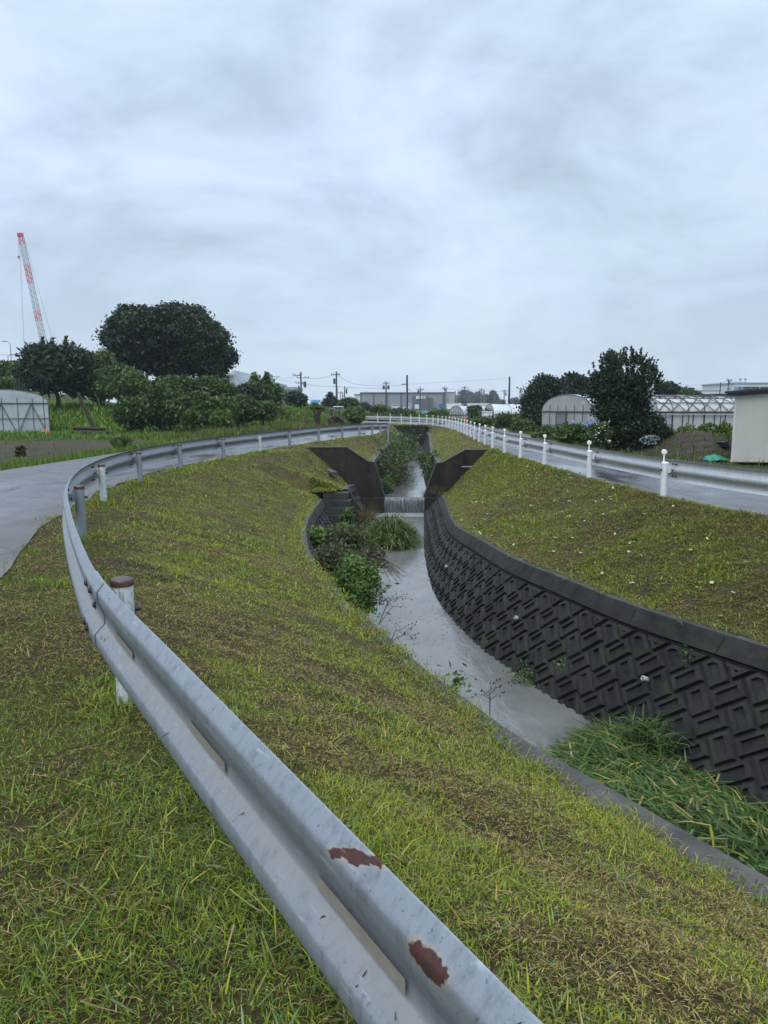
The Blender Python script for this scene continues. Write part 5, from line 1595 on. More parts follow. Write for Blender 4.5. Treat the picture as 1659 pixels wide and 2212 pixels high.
# white panel shed on the right
c0 = W(1578, 1004, 22.9)
x0, y0 = c0.x, 22.9
dirx = Vector((.985, -.17, 0)).normalized(); diry = Vector((.50, .87, 0)).normalized()
root = empty('white_shed', (x0, y0, -.25), 'off-white panel shed with a dark overhanging roof at the right edge', 'shed')
L_, D_ = 6.0, 3.4
def SP_(u, v, z): return Vector((x0, y0, 0)) + dirx*u + diry*v + Vector((0, 0, z))
zt0, zt1 = 1.80, 2.25
w = MB()
w.add([SP_(0, 0, -.12), SP_(L_, 0, -.12), SP_(L_, 0, zt1), SP_(0, 0, zt0), SP_(0, D_, -.12), SP_(L_, D_, -.12), SP_(L_, D_, zt1), SP_(0, D_, zt0)],
      [(0, 1, 2, 3), (5, 4, 7, 6), (4, 0, 3, 7), (1, 5, 6, 2), (3, 2, 6, 7), (4, 5, 1, 0)])
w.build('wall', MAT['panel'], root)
sm = MB()
for u in np.arange(.95, L_, .95):
    zt = zt0 + (zt1-zt0)*u/L_
    sm.add([SP_(u-.012, -.004, -.1), SP_(u+.012, -.004, -.1), SP_(u+.012, -.004, zt-.02), SP_(u-.012, -.004, zt-.02)], [(0, 1, 2, 3)])
sm.build('panel_joint', plain('panel_joint', (.40, .39, .36), .6, .1), root)
MB().bar(SP_(.03, -.01, -.12), SP_(.03, -.01, zt0-.05), .06, .02).build('corner_trim', plain('shed_trim', (.47, .46, .42), .5, .1), root)
rf = MB()
for (z_, t_, o_) in ((.02, .07, .16), (.09, .06, .22)):
    vs = [SP_(u, v, (zt0 + (zt1-zt0)*u/L_) + z_ + q) for q in (0, t_) for (u, v) in ((-o_*1.2, -o_), (L_+.2, -o_), (L_+.2, D_+.2), (-o_*1.2, D_+.2))]
    rf.add(vs, [(3, 2, 1, 0), (4, 5, 6, 7), (0, 1, 5, 4), (1, 2, 6, 5), (2, 3, 7, 6), (3, 0, 4, 7)])
rf.build('roof', MAT['shed_roof'], root)
sk = MB()
sk.bar(SP_(-.02, -.02, -.14), SP_(L_, -.02, -.14), .06, .05)
sk.build('bottom_rail', plain('bottom_rail', (.36, .33, .27), .5, .2), root)
for u in (.25, 2, 4, 5.7):
    for v in (.2, D_-.2): MB().box(SP_(u, v, -.23), (.2, .2, .2)).build('footing', MAT['coping'], root)

def hut(name, label, cat, px, d, depth, wall, roof=None, over=.25, rt=.18, group=None):
    c, s, a, b = front_box(*px, d, depth)
    r = empty(name, (c.x, d, b.z), label, cat, group)
    MB().box(c, s).build('wall', wall, r)
    if roof:
        MB().box((c.x, c.y, a.z+rt/2), (s[0]+over*2, s[1]+over*2, rt)).build('roof', roof, r)
    return r, c, s, a, b
hut('dark_shed', 'dark grey flat shed roof rising behind the latticed greenhouse, left of the white shed', 'shed', (1545, 856, 1600, 935), 44, 3, MAT['grey_clad_dark'], MAT['shed_roof'], .12, .14)
r, c, s, a, b = hut('white_hut', 'small white box hut among weeds under the long white tunnel', 'hut', (1045, 890, 1063, 909), 60, 1.2, MAT['white_paint'], MAT['white_clad'], .05, .06)
MB().box((c.x+s[0]*.1, 59.98, c.z-.02), (s[0]*.5, .03, s[2]*.8)).build('door', MAT['white_clad'], r)
r, c, s, a, b = hut('container_hut', 'low grey container hut with a pale right half, behind the tall dead trunk', 'hut', (700, 881, 741, 897), 88, 2.4, MAT['grey_clad_light'], MAT['grey_clad_dark'], .02, .08)
MB().box((c.x+s[0]*.26, 88.2, a.z+.14), (s[0]*.5, 2.2, .10)).build('roof_sheet', MAT['white_paint'], r)
MB().box((c.x+s[0]*.25, 87.97, c.z), (s[0]*.48, .04, s[2]*.92)).build('pale_panel', MAT['white_clad'], r)
MB().box((c.x-s[0]*.05, 87.95, c.z-.1), (s[0]*.07, .06, s[2]*.8)).build('door', MAT['trim_dark'], r)
# tiled roof house
a, b = W(590, 855, 110), W(629, 868, 110)
r = empty('tiled_house', ((a.x+b.x)/2, 112, 0), 'low house with a grey tiled roof right of the twin-topped tree', 'house')
MB().box(((a.x+b.x)/2, 113, .9), ((b.x-a.x)*.9, 4, 2.2)).build('wall', MAT['white_clad'], r)
mb = MB(); zr, ze = a.z, b.z
mb.add([(a.x, 110, ze), (b.x, 110, ze), (b.x-.6, 113, zr), (a.x+.2, 113, zr), (a.x, 116, ze), (b.x, 116, ze)], [(0, 1, 2, 3), (3, 2, 5, 4), (0, 3, 4), (1, 5, 2), (0, 4, 5, 1)])
for i in range(12):
    u = a.x + (b.x-a.x)*(i+.5)/12
    mb.bar((u, 109.98, ze+.03), (a.x+.2+(b.x-.6-a.x-.2)*(i+.5)/12, 113, zr+.03), .07)
mb.build('roof', MAT['tile_roof'], r)
# long grey warehouse with its dark office front
D = 300
r, c, s, a, b = hut('warehouse', 'long flat grey warehouse in the middle distance beyond the road bend', 'warehouse', (778.8, 849.5, 961, 884), D, 40, MAT['grey_clad'])
mb = MB()
for px in (779.5, 807.5, 836, 866.5, 957):
    p = W(px, 870, D-.1); mb.box((p.x, D-.1, c.z), (.45, .15, s[2]))
mb.build('downpipe', MAT['trim_dark'], r)
mb = MB(); mb.box((c.x, D+20, a.z+.12), (s[0]+.6, 40.6, .35))
for i in range(56): mb.box((c.x-s[0]/2+(i+.5)*s[0]/56, D-.2, a.z+.38), (.3, .5, .2))
mb.build('roof_edge', MAT['trim_dark'], r)
c2, s2, a2, b2 = front_box(893, 854.5, 925, 884, D-5, 4.9)
of = MB().box(c2, s2).build('office', MAT['grey_clad_dark'], r)
c3, s3, a3, b3 = front_box(925, 859.5, 935, 884, D-4, 3.9)
MB().box(c3, s3).build('porch', MAT['grey_clad_dark'], r)
sg, ss_, sa, sb = front_box(898.7, 855.4, 919, 861.8, D-5.2, .15)
MB().box(sg, ss_).build('sign', MAT['sign_white'], of)
ink = MB()
r_ = random.Random(3)
for row, pat in ((.26, (1, 0, 0, 1, 1, 1, 0, 1, 1, 1, 1)), (-.22, (0, 1, 0, 1, 1, 1, 0, 1, 1, 1, 1))):
    for i, q in enumerate(pat):
        if q:
            ink.box((sg.x-ss_[0]*.42+ss_[0]*.84*(i+.5)/11, D-5.3, sg.z+ss_[2]*row), (ss_[0]*.058, .06, ss_[2]*r_.uniform(.2, .3)))
ink.build('lettering', MAT['sign_ink'], of)
c4, s4, a4, b4 = front_box(896, 873.5, 905, 883, D-5.1, .2); MB().box(c4, s4).build('shutter', MAT['white_clad'], of)
hut('warehouse', 'paler grey end wing of the long warehouse, at its right end', 'warehouse', (961.2, 848.5, 982, 884), 302, 38, MAT['grey_clad_light'], MAT['trim_dark'], .1, .3)
hut('warehouse', 'small pale flat-roofed building attached left of the long grey warehouse', 'warehouse', (766, 853.5, 779, 884), 320, 30, MAT['white_clad'], MAT['trim_dark'], .2, .4)
# pale building with braces behind the big tree
r, c, s, a, b = hut('pale_building', 'tall pale building with diagonal braces seen under the right edge of the huge tree', 'building', (452, 799.5, 507, 862), 150, 20, MAT['white_clad'])
mb = MB()
for i in range(5):
    p, q = W(452+i*14, 806+i*1.0, 149.7), W(484+i*13, 850, 149.7)
    mb.bar(p, q, .28)
mb.build('brace', MAT['grey_clad_light'], r)
mb = MB()
for px in (466, 480, 494): p = W(px, 825, 149.8); mb.box((p.x, 149.8, c.z), (.16, .2, s[2]))
mb.build('downpipe', MAT['trim_dark'], r)
for px in (483, 492, 500):
    p = W(px, 806, 149.5); MB().lathe(p, [(.35, -.4), (.5, .1), (.45, .5), (.1, .65)], 8).build('roof_vent', MAT['white_paint'], r)
hut('pale_building', 'pale low wing stretching right from the building with diagonal braces', 'building', (507.5, 833, 600, 866), 160, 14, MAT['white_clad'], MAT['grey_clad_light'], .2, .5)
hut('roof_box', 'dark grey box on the roof behind the twin-topped tree', 'building', (536.5, 824.5, 577, 838), 175, 8, MAT['grey_clad_dark'])
hut('pale_building', 'pale low building with an overhanging eave right of the twin-topped tree', 'building', (600, 842, 634, 868), 165, 14, MAT['white_clad'], MAT['grey_clad_light'], .5, .6)
hut('flat_building', 'greyish flat building peeping between the ragged flat-topped tree and the huge dome', 'building', (214, 757, 244, 800), 160, 12, MAT['white_clad'], MAT['grey_clad_light'], .2, .5)
# right edge buildings
r, c, s, a, b = hut('office_block', 'pale office block with a band of dark windows above the roof of the white shed', 'building', (1586.5, 829, 1700, 872), 200, 20, MAT['white_clad'], MAT['grey_clad_light'], .2, .35)
g = W(1640, 837.6, 199.9)
for (p0, p1, m) in ((1587, 1596, 'blue_glass'), (1596.5, 1600, 'window_dark'), (1600.5, 1605, 'blue_glass'), (1606, 1619, 'window_dark'), (1620, 1622.5, 'window_dark'), (1624, 1640, 'window_dark'), (1643, 1658, 'window_dark'), (1660, 1680, 'window_dark')):
    cc, sc_, _, _ = front_box(p0, 835.2, p1, 842.2, 199.8, .3)
    MB().box(cc, sc_).build('window', MAT[m], r)
for px in (1598.5, 1609.5): 
    p = W(px, 829, 205); mb = MB(); mb.bar(p, p+Vector((0, 0, 1.1)), .2); mb.box(p+Vector((0, 0, 1.2)), (.6, .4, .35)); mb.build('antenna', MAT['lamp_pole'], r)
mb = MB()
for px in range(1588, 1700, 8): p = W(px, 828, 201); mb.bar(p, p+Vector((0, 0, .6)), .05)
p, q = W(1588, 824.2, 201), W(1700, 824.2, 201); mb.bar(p, q, .05); mb.build('roof_railing', MAT['white_paint'], r)
hut('flat_building', 'pale grey flat building left of the bare leaning dark pole, behind the latticed greenhouse', 'building', (1516.5, 844.5, 1555, 880), 170, 14, MAT['white_clad'], MAT['grey_clad_light'], .1, .2)

# ---------------------------------------------------------------- vehicles and containers by the warehouse
def vehicle(name, label, cat, px0, px1, py_b, d, h, kind, paint, group=None):
    a, b = W(px0, py_b, d), W(px1, py_b, d)
    L = b.x-a.x; z = a.z; x0 = a.x
    r = empty(name, (x0+L/2, d, z), label, cat, group)
    g = .18*h
    if kind == 'van': pr = [(0, g), (0, .75*h), (.06, h), (.80, h), (.93, .58*h), (1, .5*h), (1, g)]; win = [(.06, .6*h), (.08, .9*h), (.78, .9*h), (.89, .6*h)]
    else: pr = [(0, g), (.01, .55*h), (.16, .6*h), (.30, h), (.66, h), (.82, .6*h), (.99, .5*h), (1, g)]; win = [(.2, .62*h), (.31, .93*h), (.65, .93*h), (.77, .62*h)]
    wd = 1.7
    MB().prism([(x0+u*L, d, z+v) for u, v in pr], (0, wd, 0)).build('body', paint, r)
    MB().prism([(x0+u*L, d-.02, z+v) for u, v in win], (0, wd+.04, 0)).build('window', MAT['window_dark'], r)
    for u in (.2, .8):
        M3 = Matrix.Rotation(PI/2, 3, 'X')
        MB().lathe((x0+u*L, d+.12, z+.17*h+.02), [(.1*h, -.12), (.17*h, -.12), (.17*h, .12), (.1*h, .12)], 12, M=M3).build('wheel', MAT['tyre'], r)
    return r
vehicle('parked_van', 'white van parked in front of the long grey warehouse', 'van', 846, 863.5, 882.4, 285, 1.55, 'van', MAT['van_white'])
vehicle('parked_car', 'pale blue car parked right of the white van by the warehouse', 'car', 870.5, 886.5, 884.2, 270, 1.15, 'car', MAT['van_white'])
vehicle('parked_car', 'dark car parked left of the white van by the warehouse', 'car', 827, 844, 883.6, 290, 1.4, 'car', MAT['grey_clad_dark'])
def crate(name, label, cat, px, d, depth, m, m2=None):
    c, s, a, b = front_box(*px, d, depth)
    r = empty(name, (c.x, d, b.z), label, cat)
    MB().box(c, s).build('body', m, r)
    mb = MB()
    for i in range(5): mb.box((c.x-s[0]/2+s[0]*(i+.5)/5, d-.03, c.z), (s[0]*.03, .06, s[2]*.96))
    mb.box((c.x, d-.02, a.z-.06), (s[0], .08, .12)); mb.box((c.x, d-.02, b.z+.06), (s[0], .08, .12))
    mb.build('rib', m2 or m, r)
    return r
crate('truck_body', 'pale blue lorry box behind the tall black pole by the warehouse', 'container', (877, 871, 889.5, 879), 282, 3, MAT['blue_truck'], MAT['van_white'])
crate('container', 'blue container at the right end of the long grey warehouse', 'container', (949, 872.5, 959.5, 881.5), 280, 3, MAT['blue_tarp'])
crate('container', 'left one of the two white containers right of the warehouse', 'container', (966, 871.5, 977, 884), 240, 3, MAT['white_paint'], MAT['white_clad'])
crate('container', 'right one of the two white containers right of the warehouse', 'container', (977.6, 870.5, 997, 884), 245, 3, MAT['van_white'], MAT['white_clad'])
crate('container', 'long pale container half hidden behind the ivy bush', 'container', (1010, 871, 1058, 884), 250, 3, MAT['white_clad'], MAT['white_paint'])
# lorry seen from the front
a, b = W(671, 879, 230), W(688, 863, 230)
r = empty('lorry', ((a.x+b.x)/2, 230, a.z), 'pale blue and white lorry facing the camera beyond the light green bush', 'lorry')
wd = b.x-a.x; cx = (a.x+b.x)/2; hh = b.z-a.z
MB().box((cx, 231, a.z+hh*.33), (wd*.94, 2, hh*.42)).build('cab', MAT['van_white'], r)
MB().box((cx, 229.98, a.z+hh*.5), (wd*.8, .1, hh*.26)).build('windscreen', MAT['window_dark'], r)
MB().box((cx, 233.5, a.z+hh*.78), (wd, 6, hh*.38)).build('cargo_box', MAT['blue_truck'], r)
for sx in (-.36, .36):
    MB().lathe((cx+sx*wd, 230.4, a.z+.4), [(.2, -.15), (.42, -.15), (.42, .15), (.2, .15)], 10, M=Matrix.Rotation(PI/2, 3, 'Y')).build('wheel', MAT['tyre'], r)
    MB().box((cx+sx*wd, 229.95, a.z+hh*.2), (.3, .08, .16)).build('headlight', MAT['white_paint'], r)
# blue tarpaulin roll in the field
a, b = W(912, 888, 105), W(929, 888, 105)
tag(MB().tube([(a.x, 105, .30), ((a.x+b.x)/2, 105, .42), (b.x, 105, .34)], [.36, .44, .38], 12).build('blue_tarpaulin', MAT['blue_tarp'], smooth=60), 'blue tarpaulin covering a low pile in the field before the warehouse', 'tarpaulin')
r = empty('concrete_fence', W(835, 884, 130), 'low pale concrete wall in the field below the white van', 'wall')
c, s, a, b = front_box(803, 885, 872, 891, 130, .25, -.1); MB().box(c, s).build('panel', MAT['coping_top'], r)
mb = MB()
for i in range(7): mb.box((c.x-s[0]/2+s[0]*i/6, 129.95, c.z+.08), (.2, .4, s[2]+.16))
mb.build('post', MAT['coping_top'], r)

# ---------------------------------------------------------------- utility poles, wires, lamps
def upole(label, px, yt, d, th=.15, arms=(), tr=(), base=-.3, mat='pole', name='utility_pole', lean=0.0, group='utility poles along the far fields'):
    t = W(px, yt, d)
    b = Vector((t.x-lean, d, base))
    r = empty(name, b, label, 'pole', group)
    MB().tube([b, b.lerp(t, .5), t], [th*1.15, th, th*.75], 8).build('mast', MAT[mat], r)
    for (yy, half, off) in arms:
        p = W(px, yy, d); k = th+.05
        am = MB().bar((p.x-half+off, d-k, p.z), (p.x+half+off, d-k, p.z), .10, .12).build('crossarm', MAT[mat], r)
        ins = MB()
        for q in ((-.95, -.45, .45, .95) if half > .6 else (-.8, .8) if half > .1 else (0,)): ins.bar((p.x+off+q*half, d-k, p.z+.05), (p.x+off+q*half, d-k, p.z+.34), .09)
        ins.build('insulator', MAT[mat], am)
    for (yy, off, hh, rr) in tr:
        p = W(px, yy, d)
        MB().lathe((p.x+off, d-.1, p.z), [(rr*.8, -hh/2), (rr, -hh/2+.05), (rr, hh/2-.05), (rr*.7, hh/2), (.05, hh/2+.12)], 10).build('transformer', MAT[mat], r)
        MB().bar((p.x, d-.1, p.z), (p.x+off, d-.1, p.z), .08).build('bracket', MAT[mat], r)
    return r
upole('small utility pole above the roofs left of the nearest double-arm pole', 587.5, 808.5, 220, .19, ((814, 1.3, 1.0), (819, 1.0, .5)), ((822, .6, .8, .3),))
upole('nearest utility pole left of the lorry, with double arms and a transformer', 649.8, 803.5, 140, .16, ((811, .8, -.6), (816.5, 1.1, .4), (827.5, .9, 0)), ((831, .75, 1.0, .26), (838, -.35, .7, .16)))
upole('tall utility pole above the grey container hut with one wide top arm', 726.5, 802.5, 135, .16, ((809.5, .75, -.1),), ((824, -.35, .9, .2),))
upole('short pole with a small box right of the cone-shaped tree', 744.4, 834.5, 160, .13, ((840, .35, .3),), ((846, .4, .8, .18),))
upole('utility pole with two transformers before the left part of the warehouse', 834, 823.5, 180, .17, ((828.5, .75, 0), (839, .85, 0)), ((837, -.55, .9, .26), (837, .55, .9, .26)))
upole('thick black pole with a street lamp arm before the middle of the warehouse', 879.3, 810, 120, .17, ((829, .01, 0),), mat='pole_dark')
upole('utility pole in front of the white sign of the warehouse', 908, 835.5, 240, .18, ((841, 1.1, 0), (844, .8, 0)), ((846.5, -.6, .8, .3),), mat='pole')
upole('utility pole before the right end of the warehouse', 960.9, 835, 240, .17, ((838.5, 1.0, 0), (841, .7, 0)), ((843.5, .4, .7, .22),))
upole('thin bare pole right of the warehouse corner', 983.6, 844.5, 260, .15)
upole('utility pole between the warehouse and the spiky far trees', 1004, 834, 250, .18, ((837.5, .95, 0),), ())
upole('utility pole inside the spiky row of far trees', 1040, 838.5, 260, .17, ((841, 1.0, 0), (844, .7, 0)), mat='pole_far')
upole('thin pole at the right end of the spiky row of far trees', 1046, 842.5, 270, .15, ((845.5, .5, 0),), mat='pole_far')
upole('thin pole in front of the single pale far tree', 1068.8, 844, 270, .14, (), mat='pole_far')
upole('utility pole just left of the tall bare black pole', 1089.4, 841.5, 250, .16, ((844.5, .9, 0), (847, .6, 0)), ((851.5, .5, .9, .24),), mat='pole')
upole('tall bare black pole right of the far trees', 1100.8, 813.5, 115, .15, (), mat='pole_dark')
upole('pale utility pole left of the column-shaped evergreen', 1123.8, 837, 260, .17, ((839.5, 1.0, 0),), mat='pole_far')
upole('small distant pale pole between the tall black pole and the pale pole', 1107, 857, 330, .14, ((860, .6, 0),), mat='pole_far')
upole('small distant pole with crossarm left of the cone-tree pole pair', 735.5, 845, 230, .14, ((848.5, .7, 0),), mat='pole_far')
upole('thin distant pole with boxes left of the short boxed pole', 740.3, 848, 240, .14, ((850, .4, .2), (854, .4, .2), (857, .4, .2)), mat='pole_far')
upole('utility pole with crossarm and boxes above the dark shed on the right', 1574.2, 818.5, 130, .11, ((822.5, .42, 0),), ((826.5, .12, .25, .10), (841, .14, .2, .09)), mat='pole')
upole('bare dark leaning pole left of the right crossarm pole', 1557, 826, 110, .08, (), mat='pole_dark', lean=.15)
def lamp(label, px, yt, d, arm, yarm, h=.12, name='street_lamp', base=-.3, th=.07):
    t = W(px, yt, d); b = Vector((t.x, d, base))
    r = empty(name, b, label, 'lamp', 'street lamps')
    e = W(arm, yarm, d)
    MB().tube([b, t.lerp(b, .03), t, t.lerp(e, .35)+Vector((0, 0, .12*abs(e.x-t.x))), e], [th*1.2, th, th*.9, th*.6, th*.5], 6).build('pole', MAT['lamp_pole'], r)
    MB().box(e+Vector((0, 0, -.03)), (.75, .3, .14)).build('lamp_head', MAT['lamp_pole'], r)
    return r
lamp('taller grey street lamp at the left edge, arm to the left', 22, 742, 130, 9.8, 737, base=0)
lamp('short grey street lamp beside the taller one at the left edge, arm to the right', 17, 769, 130, 26.6, 765, base=0)
lamp('thin grey street lamp close behind the tall pole above the container hut', 729.5, 836, 220, 726, 834)
lamp('street lamp before the warehouse, right of the thick black pole', 887.6, 845, 230, 883, 841.8)
lamp('faint street lamp in front of the left part of the warehouse', 785, 849, 270, 790.5, 846)
lamp('lamp arm on the thick black pole before the warehouse', 877.9, 829.6, 119.6, 872, 829.6, th=.05)
lamp('small lamp post left of the tall boxed pole, above the spreading shrub', 614.5, 836, 170, 617, 834.8)
r = lamp('double-headed lamp post before the middle of the warehouse', 846, 859.5, 260, 843.2, 858.8)
def wire(label, pts, sag=.0, r=.03, group='overhead wires'):
    P = []
    pts = [Vector(p) for p in pts]
    for a, b in zip(pts[:-1], pts[1:]):
        for i in range(13):
            t = i/12
            P.append(a.lerp(b, t) - Vector((0, 0, sag*4*t*(1-t))))
    tag(MB().tube(P, r, 4).build('power_line', MAT['wire']), label, 'cable', group)
wire('upper cable from the braced building to the nearest double-arm pole', [W(505, 809.5, 240), W(587, 812.5, 220), W(650, 811, 140)], .5)
wire('cable sagging between the nearest double-arm pole and the tall wide-arm pole', [W(655, 816, 140), W(722, 809.5, 135)], .35)
wire('lower cable running from the nearest double-arm pole down toward the warehouse', [W(590, 815, 220), W(650, 828, 140), W(726, 834.5, 135), W(834, 838, 180)], .2)
wire('cable sloping from the tall wide-arm pole to the two-transformer pole', [W(729, 809.5, 135), W(770, 830, 160), W(834, 829.5, 180), W(879, 829.5, 120)], .3)
wire('long faint cable from the thick black pole to the tall bare black pole', [W(879, 830, 120), W(990, 824, 118), W(1100, 817, 115)], .0, .016)
wire('faint cable joining the far poles right of the warehouse', [W(908, 841, 240), W(961, 838.5, 240), W(1004, 837.5, 250), W(1040, 841, 260), W(1089, 844.5, 250), W(1124, 839.5, 260), W(1180, 836, 265)], .5, .03)
wire('upper cable to the right crossarm pole from behind the rounded tree', [W(1470, 830.5, 140), W(1574, 822.5, 130), W(1700, 824, 150)], .35, .02)
wire('lower cable to the right crossarm pole from behind the rounded tree', [W(1470, 838.5, 140), W(1574, 831, 130)], .3, .02)
wire('cable at the left edge passing behind the street lamps', [W(-30, 760, 150), W(50, 771, 140)], .1, .03)

# ---------------------------------------------------------------- lattice crane
D = 300
tip, foot = W(44.8, 511, D), W(98, 758, D)
foot2 = W(103.5, 783, D)
r = empty('crawler_crane', (foot2.x, D, 0), 'tall crawler crane with red and white lattice boom behind the left trees', 'crane')
ax = (foot2-tip).normalized(); side = Vector((ax.z, 0, -ax.x)).normalized()
def q_(t, s, dy): 
    w = .72 + .18*t
    if t > .93: w *= max(.25, (1-t)/.07)
    return tip.lerp(foot2, t) + side*s*w + Vector((0, dy*w, 0))
secs = [(.0, .062, 'crane_red'), (.062, .215, 'crane_white'), (.215, .372, 'crane_red'), (.372, .585, 'crane_white'), (.585, .67, 'crane_red'), (.67, .865, 'crane_white'), (.865, 1.0, 'crane_red')]
for t0, t1, m in secs:
    mb = MB()
    for s in (-1, 1):
        for dy in (-1, 1):
            mb.bar(q_(t0, s, dy), q_(t1, s, dy), .19)
    nb = max(2, int((t1-t0)*46))
    for i in range(nb):
        u0 = t0+(t1-t0)*i/nb; u1 = t0+(t1-t0)*(i+1)/nb
        for dy in (-1, 1):
            sg = 1 if (i % 2) else -1
            mb.bar(q_(u0, -sg, dy), q_(u1, sg, dy), .10)
            mb.bar(q_(u0, -1, dy), q_(u0, 1, dy), .10)
        for s in (-1, 1):
            mb.bar(q_(u0, s, -1 if i % 2 else 1), q_(u1, s, 1 if i % 2 else -1), .09)
    mb.build('boom_section', MAT[m], r)
MB().box(tip+Vector((-.1, 0, .6)), (1.7, 1.6, 1.3)).build('boom_head', MAT['crane_red'], r)
MB().bar(tip+Vector((-.7, 0, 1.0)), W(39.6, 506.5, D), .55).build('jib_sheave', MAT['trim_dark'], r)
for (a, b, th_) in ((W(40.5, 516, D), W(52, 748, D), .06), (W(43, 514, D), W(52.6, 748, D), .05), (W(40, 514, D), W(40.6, 553, D), .05),
                    (tip+Vector((1.0, 0, .3)), W(115.5, 740, D), .06), (tip+Vector((1.2, .4, -.2)), W(112, 735, D+3), .05)):
    MB().bar(a, b, th_).build('cable', MAT['crane_cable'], r)
MB().box(W(40.6, 555.5, D), (.5, .5, .9)).build('hook_block', MAT['trim_dark'], r)
MB().box((foot2.x+2.2, D, 2.6), (8, 3.2, 3.0)).build('cab', MAT['crane_red'], r)
for dy in (-2, 2): MB().box((foot2.x+1.5, D+dy, .6), (9, 1.1, 1.3)).build('track', MAT['tyre'], r)
mb = MB(); mb.bar((foot2.x+4.5, D, 4), W(113.5, 742, D), .5); mb.build('mast', MAT['crane_red'], r)

# ---------------------------------------------------------------- small things on the left
def gz(x, y, f=zL): return float(f(np.array([x]), np.array([y]))[0])
t = W(168, 848, 42); b = W(211, 920, 42.4); b.z = gz(b.x, b.y) - .1
tag(MB().tube([t, t.lerp(b, .5), b], [.095, .11, .125], 10).build('leaning_pole', MAT['timber'], smooth=50), 'old timber pole leaning left in the meadow beside the hedge', 'pole')
t = W(204, 845, 45); b = W(221, 880, 45); b.z = max(b.z-.3, gz(b.x, b.y)-.2)
tag(MB().tube([t, b], [.03, .035], 6).build('thin_stake', MAT['timber']), 'thin leaning stake behind the old timber pole', 'stake')
for i, (p0, p1, dz, r_0, lb_) in enumerate(((157, 232, .12, .12, 'lower dark log lying in the grass under the leaning pole'), (160, 226, .33, .11, 'upper dark log lying across the other log under the leaning pole'), (186, 240, .13, .09, 'shorter log at the right of the pile under the leaning pole'))):
    a, b = W(p0, 925, 41.6+i*.15), W(p1, 925, 41.2+i*.25)
    za, zb_ = gz(a.x, a.y), gz(b.x, b.y)
    tag(MB().tube([(a.x, a.y, za+dz), (b.x, b.y, zb_+dz-.05)], [r_0, r_0*.85], 9).build('log', MAT['bark_dead'], smooth=50), lb_, 'log', 'logs under the leaning pole')
t = W(92.5, 855, 43.4); b = W(98.5, 934, 43.4)
tag(MB().tube([t, (b.x, b.y, gz(b.x, b.y)-.1)], .022, 6).build('thin_stake', MAT['pipe_dark']), 'thin dark upright rod at the right corner of the small plastic tunnel', 'stake')
p = W(101, 931, 43.2)
mb = MB(); z0 = gz(p.x, p.y)
mb.lathe((p.x, p.y, z0), [(.12, 0), (.13, .02), (.05, .28), (.03, .30)], 10); mb.bar((p.x-.1, p.y, z0+.05), (p.x+.28, p.y-.05, z0+.1), .06)
tag(mb.build('orange_cone', MAT['orange']), 'small orange plastic piece at the foot of the thin rod beside the tunnel', 'cone')
for i, (a, b, lb_) in enumerate(((( 27, 818), (36, 848), 'thin leaning dark trunk above the roof of the small tunnel, leftmost of three'), ((35, 822), (39, 850), 'thick short dark post above the roof of the small tunnel'), ((41, 816), (42, 850), 'straight dark post above the roof of the small tunnel, rightmost of three'))):
    t, q = W(*a, 50), W(*b, 50)
    tag(MB().tube([t, t.lerp(q, .5), (q.x, 50, gz(q.x, 50)-.2)], [.05, .065, .08], 7).build('bare_post', MAT['bark_dead'], smooth=60), lb_, 'post')
# dead trunk with stubs and the dried palm
def dead_trunk(px, yt, yb, d, label):
    t, b = W(px, yt, d), W(px, yb, d)
    z0 = gz(b.x, d) - .1
    r = empty('dead_trunk', (b.x, d, z0), label, 'dead tree')
    h = t.z-z0
    MB().tube([(b.x, d, z0), (b.x+.04, d, z0+h*.4), (b.x-.02, d, z0+h*.66)], [.20, .16, .20], 9).build('trunk', MAT['bark_dead'], r, smooth=50)
    for (dx, hh, w_) in ((-.17, 1.0, .075), (.10, .86, .085), (.22, .93, .06), (-.02, .82, .06)):
        MB().tube([(b.x+dx*.3, d, z0+h*.58), (b.x+dx, d-.02, z0+h*.76), (b.x+dx*1.1, d, z0+h*hh)], [w_*1.3, w_, w_*.8], 7).build('branch', MAT['bark_dead'], r, smooth=50)
    MB().tube([(b.x+.1, d, z0+.15), (b.x+.34, d, z0+.38)], [.07, .03], 6).build('branch', MAT['bark_dead'], r)
dead_trunk(684.5, 880, 914, 49, 'dark dead trunk with cut upright stubs on the grassy mound by the left road')
d = 51; b = W(725, 912, d); z0 = gz(b.x, d)-.1
r = empty('dried_palm', (b.x, d, z0), 'dried brown palm with drooping dead fronds at the road bend', 'plant')
MB().tube([(b.x, d, z0), (b.x, d, z0+.55)], [.16, .2], 8).build('trunk', MAT['bark_dead'], r)
r_ = np.random.default_rng(6); n = 420
v = r_.normal(0, 1, (n, 3)); v /= np.linalg.norm(v, axis=1)[:, None]; v[:, 2] = np.abs(v[:, 2])
leaf_mesh('frond', np.array([b.x, d, z0+.45])+v*np.array([.55, .5, .55])*r_.uniform(.3, 1, n)[:, None], v, .09, MAT['leaf_dry'], r_.normal(.4, .25, n), r, 5.0)
MB().tube([W(714.5, 884, d), (W(716, 0, d).x, d, z0)], [.05, .07], 6).build('dead_stem', MAT['bark_dead'], r)
# dry brown weed and green clump on the soil field
for px, d, m, lb_, sz, n in (((36, 966, 54, 998), 23.2, 'leaf_dry', 'dry brown weed standing at the field edge left of the road', .05, 700), ((240, 946, 284, 973), 27.5, 'leaf_mid', 'light green weed clump at the field edge above the guardrail bend', .07, 1300)):
    plant('weed_clump', lb_, 'weeds', px, px_ground((px[0]+px[2])/2, d), d, MAT[m], n if d > 25 else 260, sz, int(d), k=7, stems=4, crown='foliage', stem='stem', sprigs=14, elong=3.0)

